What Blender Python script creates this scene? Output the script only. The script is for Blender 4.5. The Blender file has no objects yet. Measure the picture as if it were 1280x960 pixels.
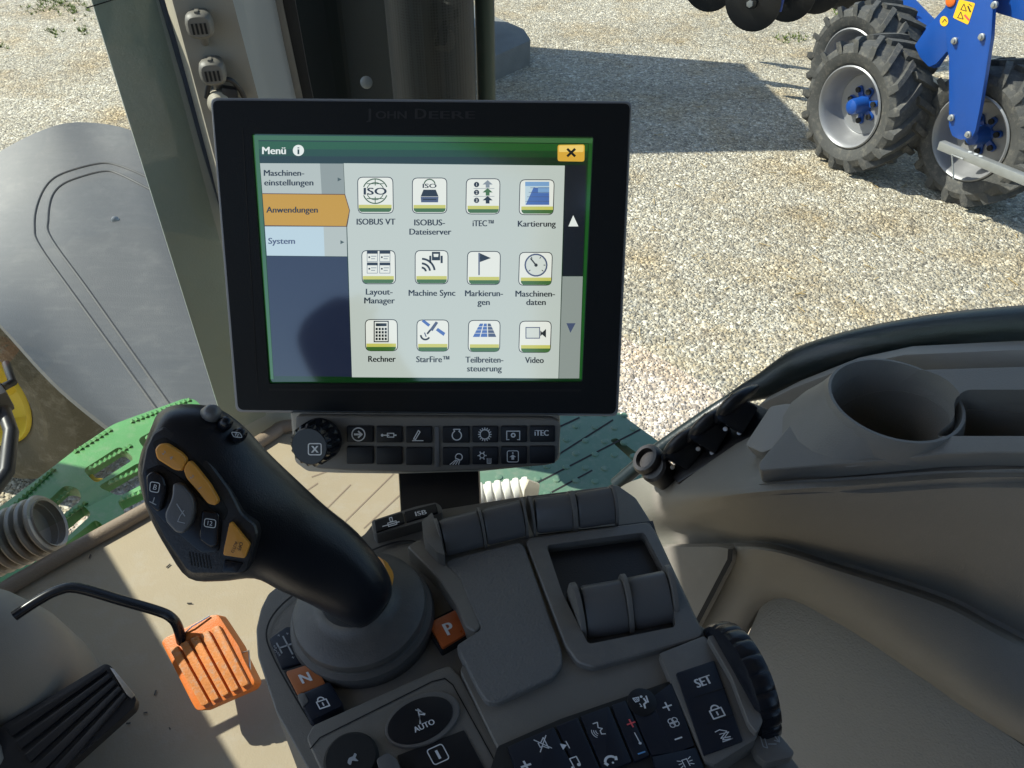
import bpy, bmesh, math, random
from mathutils import Vector, Matrix
from mathutils.bvhtree import BVHTree
random.seed(7)
R = math.radians
scene = bpy.context.scene
COL = scene.collection

# ------------------------------------------------------------------ camera, sky, sun, exposure
CAM = Vector((0.0, 0.0, 2.6))
PITCH = R(40.0)
F = 1004.0                                   # focal length in pixels of a 1280 x 960 picture
FLOOR_Z = CAM.z - 1.08
cam_data = bpy.data.cameras.new('camera')
cam = bpy.data.objects.new('camera', cam_data)
COL.objects.link(cam)
cam.location = CAM
cam.rotation_euler = (R(90) - PITCH, 0, 0)
cam_data.sensor_width = 36.0
cam_data.lens = F / 1280.0 * 36.0
cam_data.clip_start = 0.02
cam_data.clip_end = 500
scene.camera = cam

SUN_ELEV, SUN_TRAVEL = R(47), Vector((0.97, -0.24, 0)).normalized()
EXPO = 0.93
world = bpy.data.worlds.new('World')
scene.world = world
world.use_nodes = True
wn = world.node_tree
sky = wn.nodes.new('ShaderNodeTexSky')
sky.sky_type = 'NISHITA'
sky.sun_disc = False
sky.dust_density = 1.0
sky.ozone_density = 1.2
sky.sun_elevation = SUN_ELEV
sky.sun_rotation = math.atan2(-SUN_TRAVEL.x, -SUN_TRAVEL.y)
bg = wn.nodes['Background']
bg.inputs['Strength'].default_value = 0.115
wn.links.new(sky.outputs[0], bg.inputs[0])
sun_data = bpy.data.lights.new('sun', 'SUN')
sun_data.energy = 4.3
sun_data.angle = R(0.53)
sun_data.color = (1.0, 0.945, 0.855)
sun = bpy.data.objects.new('sun', sun_data)
COL.objects.link(sun)
sd = SUN_TRAVEL * math.cos(SUN_ELEV) - Vector((0, 0, math.sin(SUN_ELEV)))
sun.rotation_euler = sd.to_track_quat('-Z', 'Y').to_euler()
sun.location = (-6, 2, 8)
vs = scene.view_settings
vs.view_transform = 'Standard'
vs.look = 'None'
vs.exposure = EXPO
vs.gamma = 1.0
vs.use_curve_mapping = False
scene.render.engine = 'CYCLES'
scene.cycles.max_bounces = 8
scene.cycles.transparent_max_bounces = 12
scene.cycles.use_denoising = True
scene.cycles.caustics_reflective = False
scene.cycles.caustics_refractive = False

# ------------------------------------------------------------------ geometry of the view
cp, sp = math.cos(PITCH), math.sin(PITCH)
def ray(px, py):
    a = (px - 640) / F; b = -(py - 480) / F
    return Vector((a, cp + b * sp, -sp + b * cp))
def at(px, py, t):
    return CAM + ray(px, py) * t
class Plane:
    def __init__(s, o, n):
        s.o = Vector(o); s.n = Vector(n).normalized()
        if (CAM - s.o).dot(s.n) < 0: s.n = -s.n
    def hit(s, px, py, lift=0.0):
        d = ray(px, py)
        return CAM + d * ((s.o + s.n * lift - CAM).dot(s.n) / d.dot(s.n))
    def lifted(s, h):
        return Plane(s.o + s.n * h, s.n)
def HZ(rel):                                  # horizontal plane, height relative to the camera
    return Plane((0, 0, CAM.z + rel), (0, 0, 1))
def plane3(a, b, c):
    A, B, C = at(*a), at(*b), at(*c)
    return Plane(A, (B - A).cross(C - A))
def facing(px, py, t, n=None):
    return Plane(at(px, py, t), n if n is not None else -ray(px, py))
FWD, RGT = Vector((-0.682, 0.731, 0)), Vector((0.731, 0.682, 0))      # the tractor's own axes

# ------------------------------------------------------------------ materials
def S(r, g, b):
    f = lambda c: (c / 255 / 12.92) if c / 255 <= 0.04045 else ((c / 255 + 0.055) / 1.055) ** 2.4
    return (f(r), f(g), f(b))
def new_mat(name):
    m = bpy.data.materials.new(name)
    m.use_nodes = True
    nt = m.node_tree
    return m, nt, nt.nodes['Principled BSDF']
def plastic(name, col, rough=0.5, grain=0.25, gscale=900, var=0.12, vscale=14, metal=0.0, spec=0.5, dust=0.0):
    m, nt, b = new_mat(name)
    b.inputs['Metallic'].default_value = metal
    b.inputs['Specular IOR Level'].default_value = spec
    tc = nt.nodes.new('ShaderNodeTexCoord')
    geo = nt.nodes.new('ShaderNodeNewGeometry')
    n1 = nt.nodes.new('ShaderNodeTexNoise'); n1.inputs['Scale'].default_value = vscale; n1.inputs['Detail'].default_value = 6
    nt.links.new(geo.outputs['Position'], n1.inputs['Vector'])
    mx = nt.nodes.new('ShaderNodeMix'); mx.data_type = 'RGBA'
    lo = tuple(c * (1 - var) for c in col); hi = tuple(min(1, c * (1 + var)) for c in col)
    mx.inputs[6].default_value = (*lo, 1); mx.inputs[7].default_value = (*hi, 1)
    nt.links.new(n1.outputs['Fac'], mx.inputs[0])
    out = mx.outputs[2]
    if dust > 0:
        n3 = nt.nodes.new('ShaderNodeTexNoise'); n3.inputs['Scale'].default_value = vscale * 3; n3.inputs['Detail'].default_value = 10
        n3.inputs['Roughness'].default_value = 0.7
        nt.links.new(geo.outputs['Position'], n3.inputs['Vector'])
        cr = nt.nodes.new('ShaderNodeValToRGB')
        cr.color_ramp.elements[0].position = 0.5; cr.color_ramp.elements[0].color = (0, 0, 0, 1)
        cr.color_ramp.elements[1].position = 0.75; cr.color_ramp.elements[1].color = (dust, dust, dust, 1)
        nt.links.new(n3.outputs['Fac'], cr.inputs[0])
        m2 = nt.nodes.new('ShaderNodeMix'); m2.data_type = 'RGBA'
        nt.links.new(cr.outputs[0], m2.inputs[0]); nt.links.new(out, m2.inputs[6])
        m2.inputs[7].default_value = (0.36, 0.32, 0.26, 1)
        out = m2.outputs[2]
    nt.links.new(out, b.inputs['Base Color'])
    mr = nt.nodes.new('ShaderNodeMapRange')
    mr.inputs[3].default_value = max(0.03, rough - 0.08); mr.inputs[4].default_value = min(1, rough + 0.08)
    nt.links.new(n1.outputs['Fac'], mr.inputs[0]); nt.links.new(mr.outputs[0], b.inputs['Roughness'])
    if grain > 0:
        n2 = nt.nodes.new('ShaderNodeTexNoise'); n2.inputs['Scale'].default_value = gscale; n2.inputs['Detail'].default_value = 2
        nt.links.new(geo.outputs['Position'], n2.inputs['Vector'])
        bp = nt.nodes.new('ShaderNodeBump'); bp.inputs['Strength'].default_value = grain; bp.inputs['Distance'].default_value = 0.6 / gscale
        nt.links.new(n2.outputs['Fac'], bp.inputs['Height']); nt.links.new(bp.outputs[0], b.inputs['Normal'])
    return m
def glow(name, srgb, k=1.0):                  # a lit pixel of the display
    m, nt, b = new_mat(name)
    b.inputs['Base Color'].default_value = (0.004, 0.004, 0.004, 1)
    b.inputs['Roughness'].default_value = 0.10
    b.inputs['Specular IOR Level'].default_value = 1.0
    b.inputs['Coat Weight'].default_value = 0.5
    b.inputs['Coat IOR'].default_value = 1.7
    b.inputs['Coat Roughness'].default_value = 0.10
    c = S(*srgb)
    b.inputs['Emission Color'].default_value = (*c, 1)
    b.inputs['Emission Strength'].default_value = k / (2 ** EXPO)
    return m

M = {}
M['black'] = plastic('black_plastic', (0.012, 0.012, 0.014), 0.42, 0.2)
M['bezel'] = plastic('bezel_black', (0.008, 0.009, 0.010), 0.5, 0.25, 1500, spec=0.16)
M['gloss_black'] = plastic('gloss_black', (0.008, 0.010, 0.015), 0.26, 0.0, spec=0.35)
M['rubber'] = plastic('soft_rubber_black', (0.006, 0.008, 0.013), 0.34, 0.25, 1600, spec=0.4)
M['console'] = plastic('console_dark_grey', (0.140, 0.132, 0.116), 0.50, 0.35, 1300, 0.08, dust=0.12)
M['console_up'] = plastic('console_upper_grey', (0.118, 0.114, 0.107), 0.45, 0.3, 1300, 0.08, dust=0.12)
M['lid'] = plastic('lid_grained_grey', (0.130, 0.127, 0.121), 0.60, 0.9, 620, 0.10)
M['paddle'] = plastic('paddle_grey', (0.098, 0.098, 0.100), 0.36, 0.15, 1500, 0.06)
M['gap'] = plastic('gap_black', (0.006, 0.006, 0.006), 0.8, 0)
M['boot'] = plastic('boot_rubber', (0.062, 0.060, 0.057), 0.5, 0.3, 900, 0.12, dust=0.12)
M['key'] = plastic('key_black', (0.008, 0.009, 0.012), 0.4, 0.05, 1500, spec=0.3)
M['navy_key'] = plastic('key_navy', (0.008, 0.012, 0.022), 0.36, 0.05, 1500, spec=0.35)
M['orange'] = plastic('signal_orange', (0.62, 0.27, 0.035), 0.38, 0.1, 900, 0.10)
M['amber'] = plastic('amber_lens', (0.40, 0.085, 0.018), 0.30, 0.15, 500, 0.25, 120)
M['orange_dull'] = plastic('orange_key', (0.36, 0.115, 0.035), 0.42, 0.15, 900, 0.12)
M['pedal_orange'] = plastic('pedal_orange', (0.60, 0.145, 0.012), 0.5, 0.3, 500, 0.12, 30, dust=0.2)
M['pedal_rib'] = plastic('pedal_rib_worn', (0.56, 0.19, 0.04), 0.6, 0.4, 400, 0.3, 40, dust=0.9)
M['trim'] = plastic('trim_taupe', (0.20, 0.190, 0.166), 0.52, 0.4, 900, 0.07, dust=0.10)
M['trim_grey'] = plastic('trim_grey', (0.24, 0.233, 0.215), 0.5, 0.35, 900, 0.06)
M['pad'] = plastic('door_pad', (0.235, 0.232, 0.207), 0.62, 0.8, 520, 0.06)
M['cream'] = plastic('cream_plastic', (0.42, 0.38, 0.30), 0.5, 0.3, 800, 0.07)
M['floor'] = plastic('floor_mat_beige', (0.325, 0.265, 0.18), 0.75, 0.25, 420, 0.12, 9, dust=0.5)
M['floor_edge'] = plastic('floor_edge_brown', (0.22, 0.165, 0.115), 0.6, 0.4, 300, 0.1)
M['white_ink'] = plastic('white_print', (0.62, 0.64, 0.66), 0.5, 0)
M['grey_ink'] = plastic('grey_print', (0.32, 0.34, 0.36), 0.5, 0)
M['blue_ink'] = plastic('blue_print', (0.10, 0.28, 0.55), 0.5, 0)
M['red_ink'] = plastic('red_print', (0.65, 0.08, 0.09), 0.5, 0)
M['dark_ink'] = plastic('dark_print', (0.03, 0.025, 0.02), 0.5, 0)
M['emboss'] = plastic('embossed_letters', (0.004, 0.004, 0.005), 0.6, 0)
M['steel'] = plastic('bare_steel', (0.62, 0.62, 0.62), 0.32, 0.2, 300, 0.08, metal=1.0)
M['galv'] = plastic('galvanised', (0.36, 0.37, 0.37), 0.45, 0.2, 300, 0.15, metal=0.6)
M['white_hose'] = plastic('white_hose', (0.72, 0.70, 0.64), 0.45, 0.1)
M['grey_hose'] = plastic('grey_hose', (0.34, 0.31, 0.27), 0.35, 0.2, 300, 0.12, metal=0.3)
M['green'] = plastic('machine_green', (0.055, 0.30, 0.085), 0.45, 0.2, 300, 0.14, 10, dust=0.15)
M['green_tread'] = plastic('tread_green', (0.072, 0.245, 0.072), 0.42, 0.2, 300, 0.16, 12, dust=0.25)
M['green_teal'] = plastic('step_green', (0.075, 0.155, 0.100), 0.5, 0.2, 300, 0.12, 12, dust=0.2)
M['dark_green'] = plastic('dark_green_paint', (0.012, 0.035, 0.022), 0.35, 0.1, 300, 0.15)
M['yellow'] = plastic('rim_yellow', (0.70, 0.50, 0.02), 0.4, 0.1, 300, 0.1)
def smudged():
    m = plastic('fender_grey', (0.066, 0.070, 0.075), 0.5, 0.3, 300, 0.10, 4)
    nt = m.node_tree; b = nt.nodes['Principled BSDF']; L = nt.links.new; N = nt.nodes.new
    geo = N('ShaderNodeNewGeometry')
    old = b.inputs['Base Color'].links[0].from_socket
    for sc, rot, lo, hi, amt, det in (((6, 60, 30), 0.5, .50, .85, .08, 8), ((50, 5, 30), -.4, .60, .84, .05, 8), ((9, 11, 10), 0, .52, .80, .16, 12), ((160, 170, 150), 0, .71, .76, .16, 2)):
        mp = N('ShaderNodeMapping'); mp.inputs['Scale'].default_value = sc; mp.inputs['Rotation'].default_value = (0, 0, rot)
        L(geo.outputs['Position'], mp.inputs[0])
        n = N('ShaderNodeTexNoise'); n.inputs['Scale'].default_value = 1.0; n.inputs['Detail'].default_value = det; n.inputs['Roughness'].default_value = .68
        L(mp.outputs[0], n.inputs['Vector'])
        mr = N('ShaderNodeMapRange'); mr.inputs[1].default_value = lo; mr.inputs[2].default_value = hi; mr.inputs[4].default_value = amt
        L(n.outputs['Fac'], mr.inputs[0])
        mx = N('ShaderNodeMix'); mx.data_type = 'RGBA'; mx.inputs[7].default_value = (.34, .33, .30, 1)
        L(mr.outputs[0], mx.inputs[0]); L(old, mx.inputs[6]); old = mx.outputs[2]
    L(old, b.inputs['Base Color'])
    return m
M['fender'] = smudged()
M['fender_line'] = plastic('fender_groove', (0.045, 0.047, 0.05), 0.6, 0)
M['pillar'] = plastic('pillar_greenish', (0.26, 0.295, 0.275), 0.35, 0.15, 300, 0.15, 9, dust=0.18)
M['tyre'] = plastic('tyre_rubber', (0.060, 0.060, 0.058), 0.75, 0.6, 120, 0.2, 8, dust=0.35)
M['tyre_dusty'] = plastic('tyre_dusty', (0.085, 0.070, 0.042), 0.85, 0.6, 120, 0.2, 6, dust=0.4)
M['silver'] = plastic('rim_silver', (0.27, 0.27, 0.28), 0.42, 0.1, 200, 0.06, metal=0.35)
M['blue'] = plastic('implement_blue', (0.008, 0.066, 0.31), 0.32, 0.1, 200, 0.1)
M['disc'] = plastic('disc_black', (0.010, 0.010, 0.011), 0.35, 0.15, 200, 0.2)
M['sticker'] = plastic('sticker_yellow', (0.85, 0.50, 0.02), 0.5, 0)
M['reflector'] = plastic('reflector_orange', (0.80, 0.16, 0.02), 0.3, 0)
M['concrete'] = plastic('concrete', (0.20, 0.20, 0.19), 0.9, 0.8, 60, 0.3, 6)
M['olive'] = plastic('olive_pipe', (0.10, 0.14, 0.05), 0.4, 0.1)
M['navy_seal'] = plastic('seal_navy', (0.020, 0.028, 0.045), 0.4, 0.1)
M['rail'] = plastic('seal_black_green', (0.010, 0.018, 0.020), 0.33, 0.15, 400, 0.2)
M['grass'] = plastic('grass', (0.12, 0.17, 0.02), 0.7, 0)
M['lining'] = plastic('lining_beige', (0.25, 0.235, 0.20), 0.55, 0.35, 900, 0.07)
M['lining_grey'] = plastic('lining_grey', (0.32, 0.325, 0.315), 0.5, 0.3, 900, 0.05)
M['silver_rim'] = plastic('rim_grey', (0.24, 0.24, 0.245), 0.35, 0.1)
M['deep'] = plastic('deep_dark', (0.006, 0.012, 0.014), 0.5, 0.1, spec=0.2)
M['roof'] = plastic('roof_lining', (0.20, 0.19, 0.17), 0.8, 0.3, 300)
M['seat'] = plastic('seat_cloth', (0.05, 0.05, 0.045), 0.9, 0.5, 300)

def glass_mat():
    m, nt, b = new_mat('window_glass')
    nt.nodes.remove(b)
    tr = nt.nodes.new('ShaderNodeBsdfTransparent'); tr.inputs[0].default_value = (0.90, 0.93, 0.91, 1)
    gl = nt.nodes.new('ShaderNodeBsdfGlossy'); gl.inputs['Roughness'].default_value = 0.02
    fr = nt.nodes.new('ShaderNodeFresnel'); fr.inputs['IOR'].default_value = 1.45
    mx = nt.nodes.new('ShaderNodeMixShader')
    ge = nt.nodes.new('ShaderNodeNewGeometry'); sb = nt.nodes.new('ShaderNodeMath'); sb.operation = 'SUBTRACT'; sb.inputs[0].default_value = 1.0
    mu = nt.nodes.new('ShaderNodeMath'); mu.operation = 'MULTIPLY'
    nt.links.new(ge.outputs['Backfacing'], sb.inputs[1]); nt.links.new(sb.outputs[0], mu.inputs[0]); nt.links.new(fr.outputs[0], mu.inputs[1])
    nt.links.new(mu.outputs[0], mx.inputs[0]); nt.links.new(tr.outputs[0], mx.inputs[1]); nt.links.new(gl.outputs[0], mx.inputs[2])
    nt.links.new(mx.outputs[0], nt.nodes['Material Output'].inputs[0])
    return m
M['glass'] = glass_mat()

def perforated():
    m, nt, b = new_mat('perforated_guard')
    b.inputs['Metallic'].default_value = 0.4; b.inputs['Roughness'].default_value = 0.5
    geo = nt.nodes.new('ShaderNodeTexCoord')
    v = nt.nodes.new('ShaderNodeTexVoronoi'); v.inputs['Scale'].default_value = 210; v.inputs['Randomness'].default_value = 0.0
    nt.links.new(geo.outputs['Object'], v.inputs['Vector'])
    cr = nt.nodes.new('ShaderNodeValToRGB')
    cr.color_ramp.elements[0].position = 0.32; cr.color_ramp.elements[0].color = (0.004, 0.004, 0.005, 1)
    cr.color_ramp.elements[1].position = 0.42; cr.color_ramp.elements[1].color = (0.022, 0.025, 0.028, 1)
    nt.links.new(v.outputs['Distance'], cr.inputs[0]); nt.links.new(cr.outputs[0], b.inputs['Base Color'])
    return m
M['perforated'] = perforated()

def gravel_mat():
    m, nt, b = new_mat('gravel')
    L = nt.links.new; N = nt.nodes.new
    tc = N('ShaderNodeNewGeometry')
    warp = N('ShaderNodeTexNoise'); warp.inputs['Scale'].default_value = 18; warp.inputs['Detail'].default_value = 3
    L(tc.outputs['Position'], warp.inputs['Vector'])
    va = N('ShaderNodeVectorMath'); va.operation = 'SCALE'; va.inputs['Scale'].default_value = 0.022
    L(warp.outputs['Color'], va.inputs[0])
    ad = N('ShaderNodeVectorMath'); ad.operation = 'ADD'
    L(tc.outputs['Position'], ad.inputs[0]); L(va.outputs[0], ad.inputs[1])
    hs, cols = [], []
    for sc, rnd in ((40, 1.0), (70, 1.0)):
        v = N('ShaderNodeTexVoronoi'); v.inputs['Scale'].default_value = sc; v.inputs['Randomness'].default_value = rnd
        L(ad.outputs[0], v.inputs['Vector'])
        sep = N('ShaderNodeSeparateColor'); L(v.outputs['Color'], sep.inputs[0])
        cr = N('ShaderNodeValToRGB')
        e = cr.color_ramp.elements
        e[0].position = 0.0; e[0].color = (0.18, 0.16, 0.125, 1)
        e[1].position = 1.0; e[1].color = (0.80, 0.74, 0.61, 1)
        for p, c in ((0.15, (0.27, 0.24, 0.19)), (0.35, (0.38, 0.335, 0.25)), (0.5, (0.46, 0.39, 0.27)), (0.62, (0.39, 0.37, 0.32)), (0.8, (0.54, 0.485, 0.375))):
            k = e.new(p); k.color = (*c, 1)
        L(sep.outputs[0], cr.inputs[0])
        hgt = N('ShaderNodeMapRange'); hgt.inputs[1].default_value = 0.0; hgt.inputs[2].default_value = 0.62
        hgt.inputs[3].default_value = 1.0; hgt.inputs[4].default_value = 0.0
        L(v.outputs['Distance'], hgt.inputs[0])
        rn = N('ShaderNodeMath'); rn.operation = 'MULTIPLY_ADD'; rn.inputs[1].default_value = 0.7; L(sep.outputs[1], rn.inputs[0]); L(hgt.outputs[0], rn.inputs[2])
        hs.append(rn); cols.append((cr, rn))
    gt = N('ShaderNodeMath'); gt.operation = 'GREATER_THAN'
    L(hs[0].outputs[0], gt.inputs[0]); L(hs[1].outputs[0], gt.inputs[1])
    mx = N('ShaderNodeMix'); mx.data_type = 'RGBA'
    L(gt.outputs[0], mx.inputs[0]); L(cols[1][0].outputs[0], mx.inputs[6]); L(cols[0][0].outputs[0], mx.inputs[7])
    mxh = N('ShaderNodeMath'); mxh.operation = 'MAXIMUM'; L(hs[0].outputs[0], mxh.inputs[0]); L(hs[1].outputs[0], mxh.inputs[1])
    # soil stains with shapes of their own
    st = N('ShaderNodeTexNoise'); st.inputs['Scale'].default_value = 1.3; st.inputs['Detail'].default_value = 8; st.inputs['Roughness'].default_value = 0.65
    L(tc.outputs['Position'], st.inputs['Vector'])
    sr = N('ShaderNodeValToRGB'); sr.color_ramp.elements[0].position = 0.48; sr.color_ramp.elements[0].color = (1, 1, 1, 1)
    sr.color_ramp.elements[1].position = 0.74; sr.color_ramp.elements[1].color = (0.86, 0.70, 0.46, 1)
    L(st.outputs['Fac'], sr.inputs[0])
    mu = N('ShaderNodeMix'); mu.data_type = 'RGBA'; mu.blend_type = 'MULTIPLY'; mu.inputs[0].default_value = 1
    L(mx.outputs[2], mu.inputs[6]); L(sr.outputs[0], mu.inputs[7])
    s2 = N('ShaderNodeTexNoise'); s2.inputs['Scale'].default_value = 0.55; s2.inputs['Detail'].default_value = 5
    mp2 = N('ShaderNodeMapping'); mp2.inputs['Scale'].default_value = (0.6, 2.2, 1); mp2.inputs['Rotation'].default_value = (0, 0, 0.5)
    L(tc.outputs['Position'], mp2.inputs[0]); L(mp2.outputs[0], s2.inputs['Vector'])
    r2 = N('ShaderNodeValToRGB'); r2.color_ramp.elements[0].position = 0.38; r2.color_ramp.elements[0].color = (0.86, 0.85, 0.83, 1)
    r2.color_ramp.elements[1].position = 0.60; r2.color_ramp.elements[1].color = (1, 1, 1, 1)
    L(s2.outputs['Fac'], r2.inputs[0])
    m3 = N('ShaderNodeMix'); m3.data_type = 'RGBA'; m3.blend_type = 'MULTIPLY'; m3.inputs[0].default_value = 1
    L(mu.outputs[2], m3.inputs[6]); L(r2.outputs[0], m3.inputs[7])
    L(m3.outputs[2], b.inputs['Base Color'])
    b.inputs['Roughness'].default_value = 0.75
    bp = N('ShaderNodeBump'); bp.inputs['Strength'].default_value = 0.75; bp.inputs['Distance'].default_value = 0.018
    L(mxh.outputs[0], bp.inputs['Height']); L(bp.outputs[0], b.inputs['Normal'])
    return m
M['gravel'] = gravel_mat()

# ------------------------------------------------------------------ objects
WLOC = {}
def thing(name, label, cat, loc, group=None):
    o = bpy.data.objects.new(name, None)
    COL.objects.link(o); o.location = loc; o.empty_display_size = 0.05
    WLOC[o.name] = Vector(loc)
    o['label'] = label; o['category'] = cat
    if group: o['group'] = group
    return o
def tag(o, label, cat, group=None, kind=None):
    if label: o['label'] = label
    if cat: o['category'] = cat
    if group: o['group'] = group
    if kind: o['kind'] = kind
    return o
def link(name, me, mats, parent=None, smooth=35):
    if not isinstance(mats, (list, tuple)): mats = [mats]
    for m in mats: me.materials.append(m)
    n = len(me.vertices)
    if n:
        lo = Vector((min(v.co[i] for v in me.vertices) for i in range(3)))
        hi = Vector((max(v.co[i] for v in me.vertices) for i in range(3)))
        c = (lo + hi) / 2
    else: c = Vector((0, 0, 0))
    me.transform(Matrix.Translation(-c))
    if smooth:
        me.polygons.foreach_set('use_smooth', [True] * len(me.polygons))
        me.set_sharp_from_angle(angle=R(smooth))
    o = bpy.data.objects.new(name, me)
    COL.objects.link(o)
    o.location = c
    WLOC[o.name] = c
    if parent is not None:
        o.parent = parent
        o.matrix_parent_inverse = Matrix.Translation(-WLOC[parent.name])
    return o
def from_bm(name, bm, mats, parent=None, smooth=35, fix=True):
    if fix: bmesh.ops.recalc_face_normals(bm, faces=bm.faces)
    me = bpy.data.meshes.new(name)
    bm.to_mesh(me); bm.free()
    return link(name, me, mats, parent, smooth)
def rounded(poly, r, n=4):
    out = []
    m = len(poly)
    for i, p in enumerate(poly):
        ri = r[i] if isinstance(r, (list, tuple)) else r
        P = Vector(p[:2]); A = Vector(poly[i - 1][:2]); B = Vector(poly[(i + 1) % m][:2])
        da, db = (A - P).length, (B - P).length
        k = min(ri, da * 0.45, db * 0.45)
        if k < 0.3: out.append(tuple(P)); continue
        a = P + (A - P) / da * k; b = P + (B - P) / db * k
        for j in range(n + 1):
            t = j / n
            out.append(tuple(a * (1 - t) ** 2 + P * 2 * t * (1 - t) + b * t * t))
    return out
def spline(pts, n=5, closed=False):
    pts = [Vector(p) for p in pts]
    out = []
    m = len(pts)
    for i in range(m if closed else m - 1):
        g = (lambda k: pts[k % m]) if closed else (lambda k: pts[max(0, min(m - 1, k))])
        p0, p1, p2, p3 = g(i - 1), g(i), g(i + 1), g(i + 2)
        for j in range(n):
            t = j / n
            out.append(0.5 * ((2 * p1) + (p2 - p0) * t + (2 * p0 - 5 * p1 + 4 * p2 - p3) * t * t + (3 * p1 - p0 - 3 * p2 + p3) * t ** 3))
    if not closed: out.append(pts[-1])
    return out
def ellipse(cx, cy, rx, ry, ang=0, n=32, ux=None, uy=None):
    out = []
    for i in range(n):
        a = 2 * math.pi * i / n
        x, y = rx * math.cos(a), ry * math.sin(a)
        out.append((cx + x * math.cos(ang) - y * math.sin(ang), cy + x * math.sin(ang) + y * math.cos(ang)))
    return out
def prism_bm(top, n, thick, bevel=0.0, seg=2, bm=None):
    """top: 3D outline; n: outward normal; the body reaches `thick` behind it."""
    own = bm is None
    b2 = bmesh.new()
    tv = [b2.verts.new(p) for p in top]
    bv = [b2.verts.new(Vector(p) - n * thick) for p in top]
    f = b2.faces.new(tv)
    b2.faces.new(list(reversed(bv)))
    k = len(top)
    for i in range(k):
        b2.faces.new((tv[i], bv[i], bv[(i + 1) % k], tv[(i + 1) % k]))
    bmesh.ops.recalc_face_normals(b2, faces=b2.faces)
    if bevel > 0:
        ed = list(f.edges)
        bmesh.ops.bevel(b2, geom=ed, offset=bevel, segments=seg, profile=0.6, affect='EDGES', clamp_overlap=True)
    if own: return b2
    tmp = bpy.data.meshes.new('tmp'); b2.to_mesh(tmp); b2.free(); bm.from_mesh(tmp); bpy.data.meshes.remove(tmp)
    return bm
def slab(name, poly, plane, thick, mat, parent=None, bevel=0.001, lift=0.0, r=0, seg=2, smooth=35):
    if r: poly = rounded(poly, r)
    top = [plane.hit(p[0], p[1], lift) for p in poly]
    return from_bm(name, prism_bm(top, plane.n, thick, bevel, seg), mat, parent, smooth)
def ring_bm(outer, inner, n, thick, bm=None):
    bm = bm or bmesh.new()
    k = len(outer)
    o1 = [bm.verts.new(p) for p in outer]; i1 = [bm.verts.new(p) for p in inner]
    o2 = [bm.verts.new(Vector(p) - n * thick) for p in outer]; i2 = [bm.verts.new(Vector(p) - n * thick) for p in inner]
    for i in range(k):
        j = (i + 1) % k
        bm.faces.new((o1[i], o1[j], i1[j], i1[i])); bm.faces.new((o2[j], o2[i], i2[i], i2[j]))
        bm.faces.new((o1[j], o1[i], o2[i], o2[j])); bm.faces.new((i1[i], i1[j], i2[j], i2[i]))
    return bm
def tube_bm(pts, rad, segs=10, bm=None, cap=True, flat=1.0):
    bm = bm or bmesh.new()
    pts = [Vector(p) for p in pts]
    rings = []
    prev = None
    for i, p in enumerate(pts):
        d = (pts[min(i + 1, len(pts) - 1)] - pts[max(i - 1, 0)]).normalized()
        if prev is None:
            u = d.orthogonal().normalized()
        else:
            u = (prev - d * prev.dot(d)).normalized()
        prev = u
        w = d.cross(u)
        r = rad[i] if isinstance(rad, (list, tuple)) else rad
        rings.append([bm.verts.new(p + (u * math.cos(2 * math.pi * k / segs) + w * flat * math.sin(2 * math.pi * k / segs)) * r) for k in range(segs)])
    for a, b in zip(rings, rings[1:]):
        for k in range(segs):
            bm.faces.new((a[k], a[(k + 1) % segs], b[(k + 1) % segs], b[k]))
    if cap:
        bm.faces.new(list(reversed(rings[0]))); bm.faces.new(rings[-1])
    return bm
def tube(name, pts, rad, mat, parent=None, segs=12, flat=1.0):
    return from_bm(name, tube_bm(pts, rad, segs, flat=flat), mat, parent, 50)
def axes(d):
    d = Vector(d).normalized(); u = d.orthogonal().normalized()
    return u, d.cross(u), d
def lathe_bm(c, axis, prof, segs=40, bm=None, closed=False, mod=None, cap=True):
    bm = bm or bmesh.new()
    u, w, d = axes(axis); c = Vector(c)
    rings = []
    for (r, h) in prof:
        ring = []
        for k in range(segs):
            a = 2 * math.pi * k / segs
            rr = r * (mod(k, r, h) if mod else 1)
            ring.append(bm.verts.new(c + d * h + (u * math.cos(a) + w * math.sin(a)) * rr))
        rings.append(ring)
    pairs = list(zip(rings, rings[1:]))
    if closed: pairs.append((rings[-1], rings[0]))
    for a, b in pairs:
        for k in range(segs):
            bm.faces.new((a[k], a[(k + 1) % segs], b[(k + 1) % segs], b[k]))
    if not closed:
        if cap and prof[0][0] > 1e-5: bm.faces.new(list(reversed(rings[0])))
        if cap and prof[-1][0] > 1e-5: bm.faces.new(rings[-1])
    bmesh.ops.remove_doubles(bm, verts=bm.verts, dist=1e-6)
    return bm
def lathe(name, c, axis, prof, mat, parent=None, segs=40, closed=False, mod=None, smooth=35, cap=True):
    return from_bm(name, lathe_bm(c, axis, prof, segs, None, closed, mod, cap), mat, parent, smooth)
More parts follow.
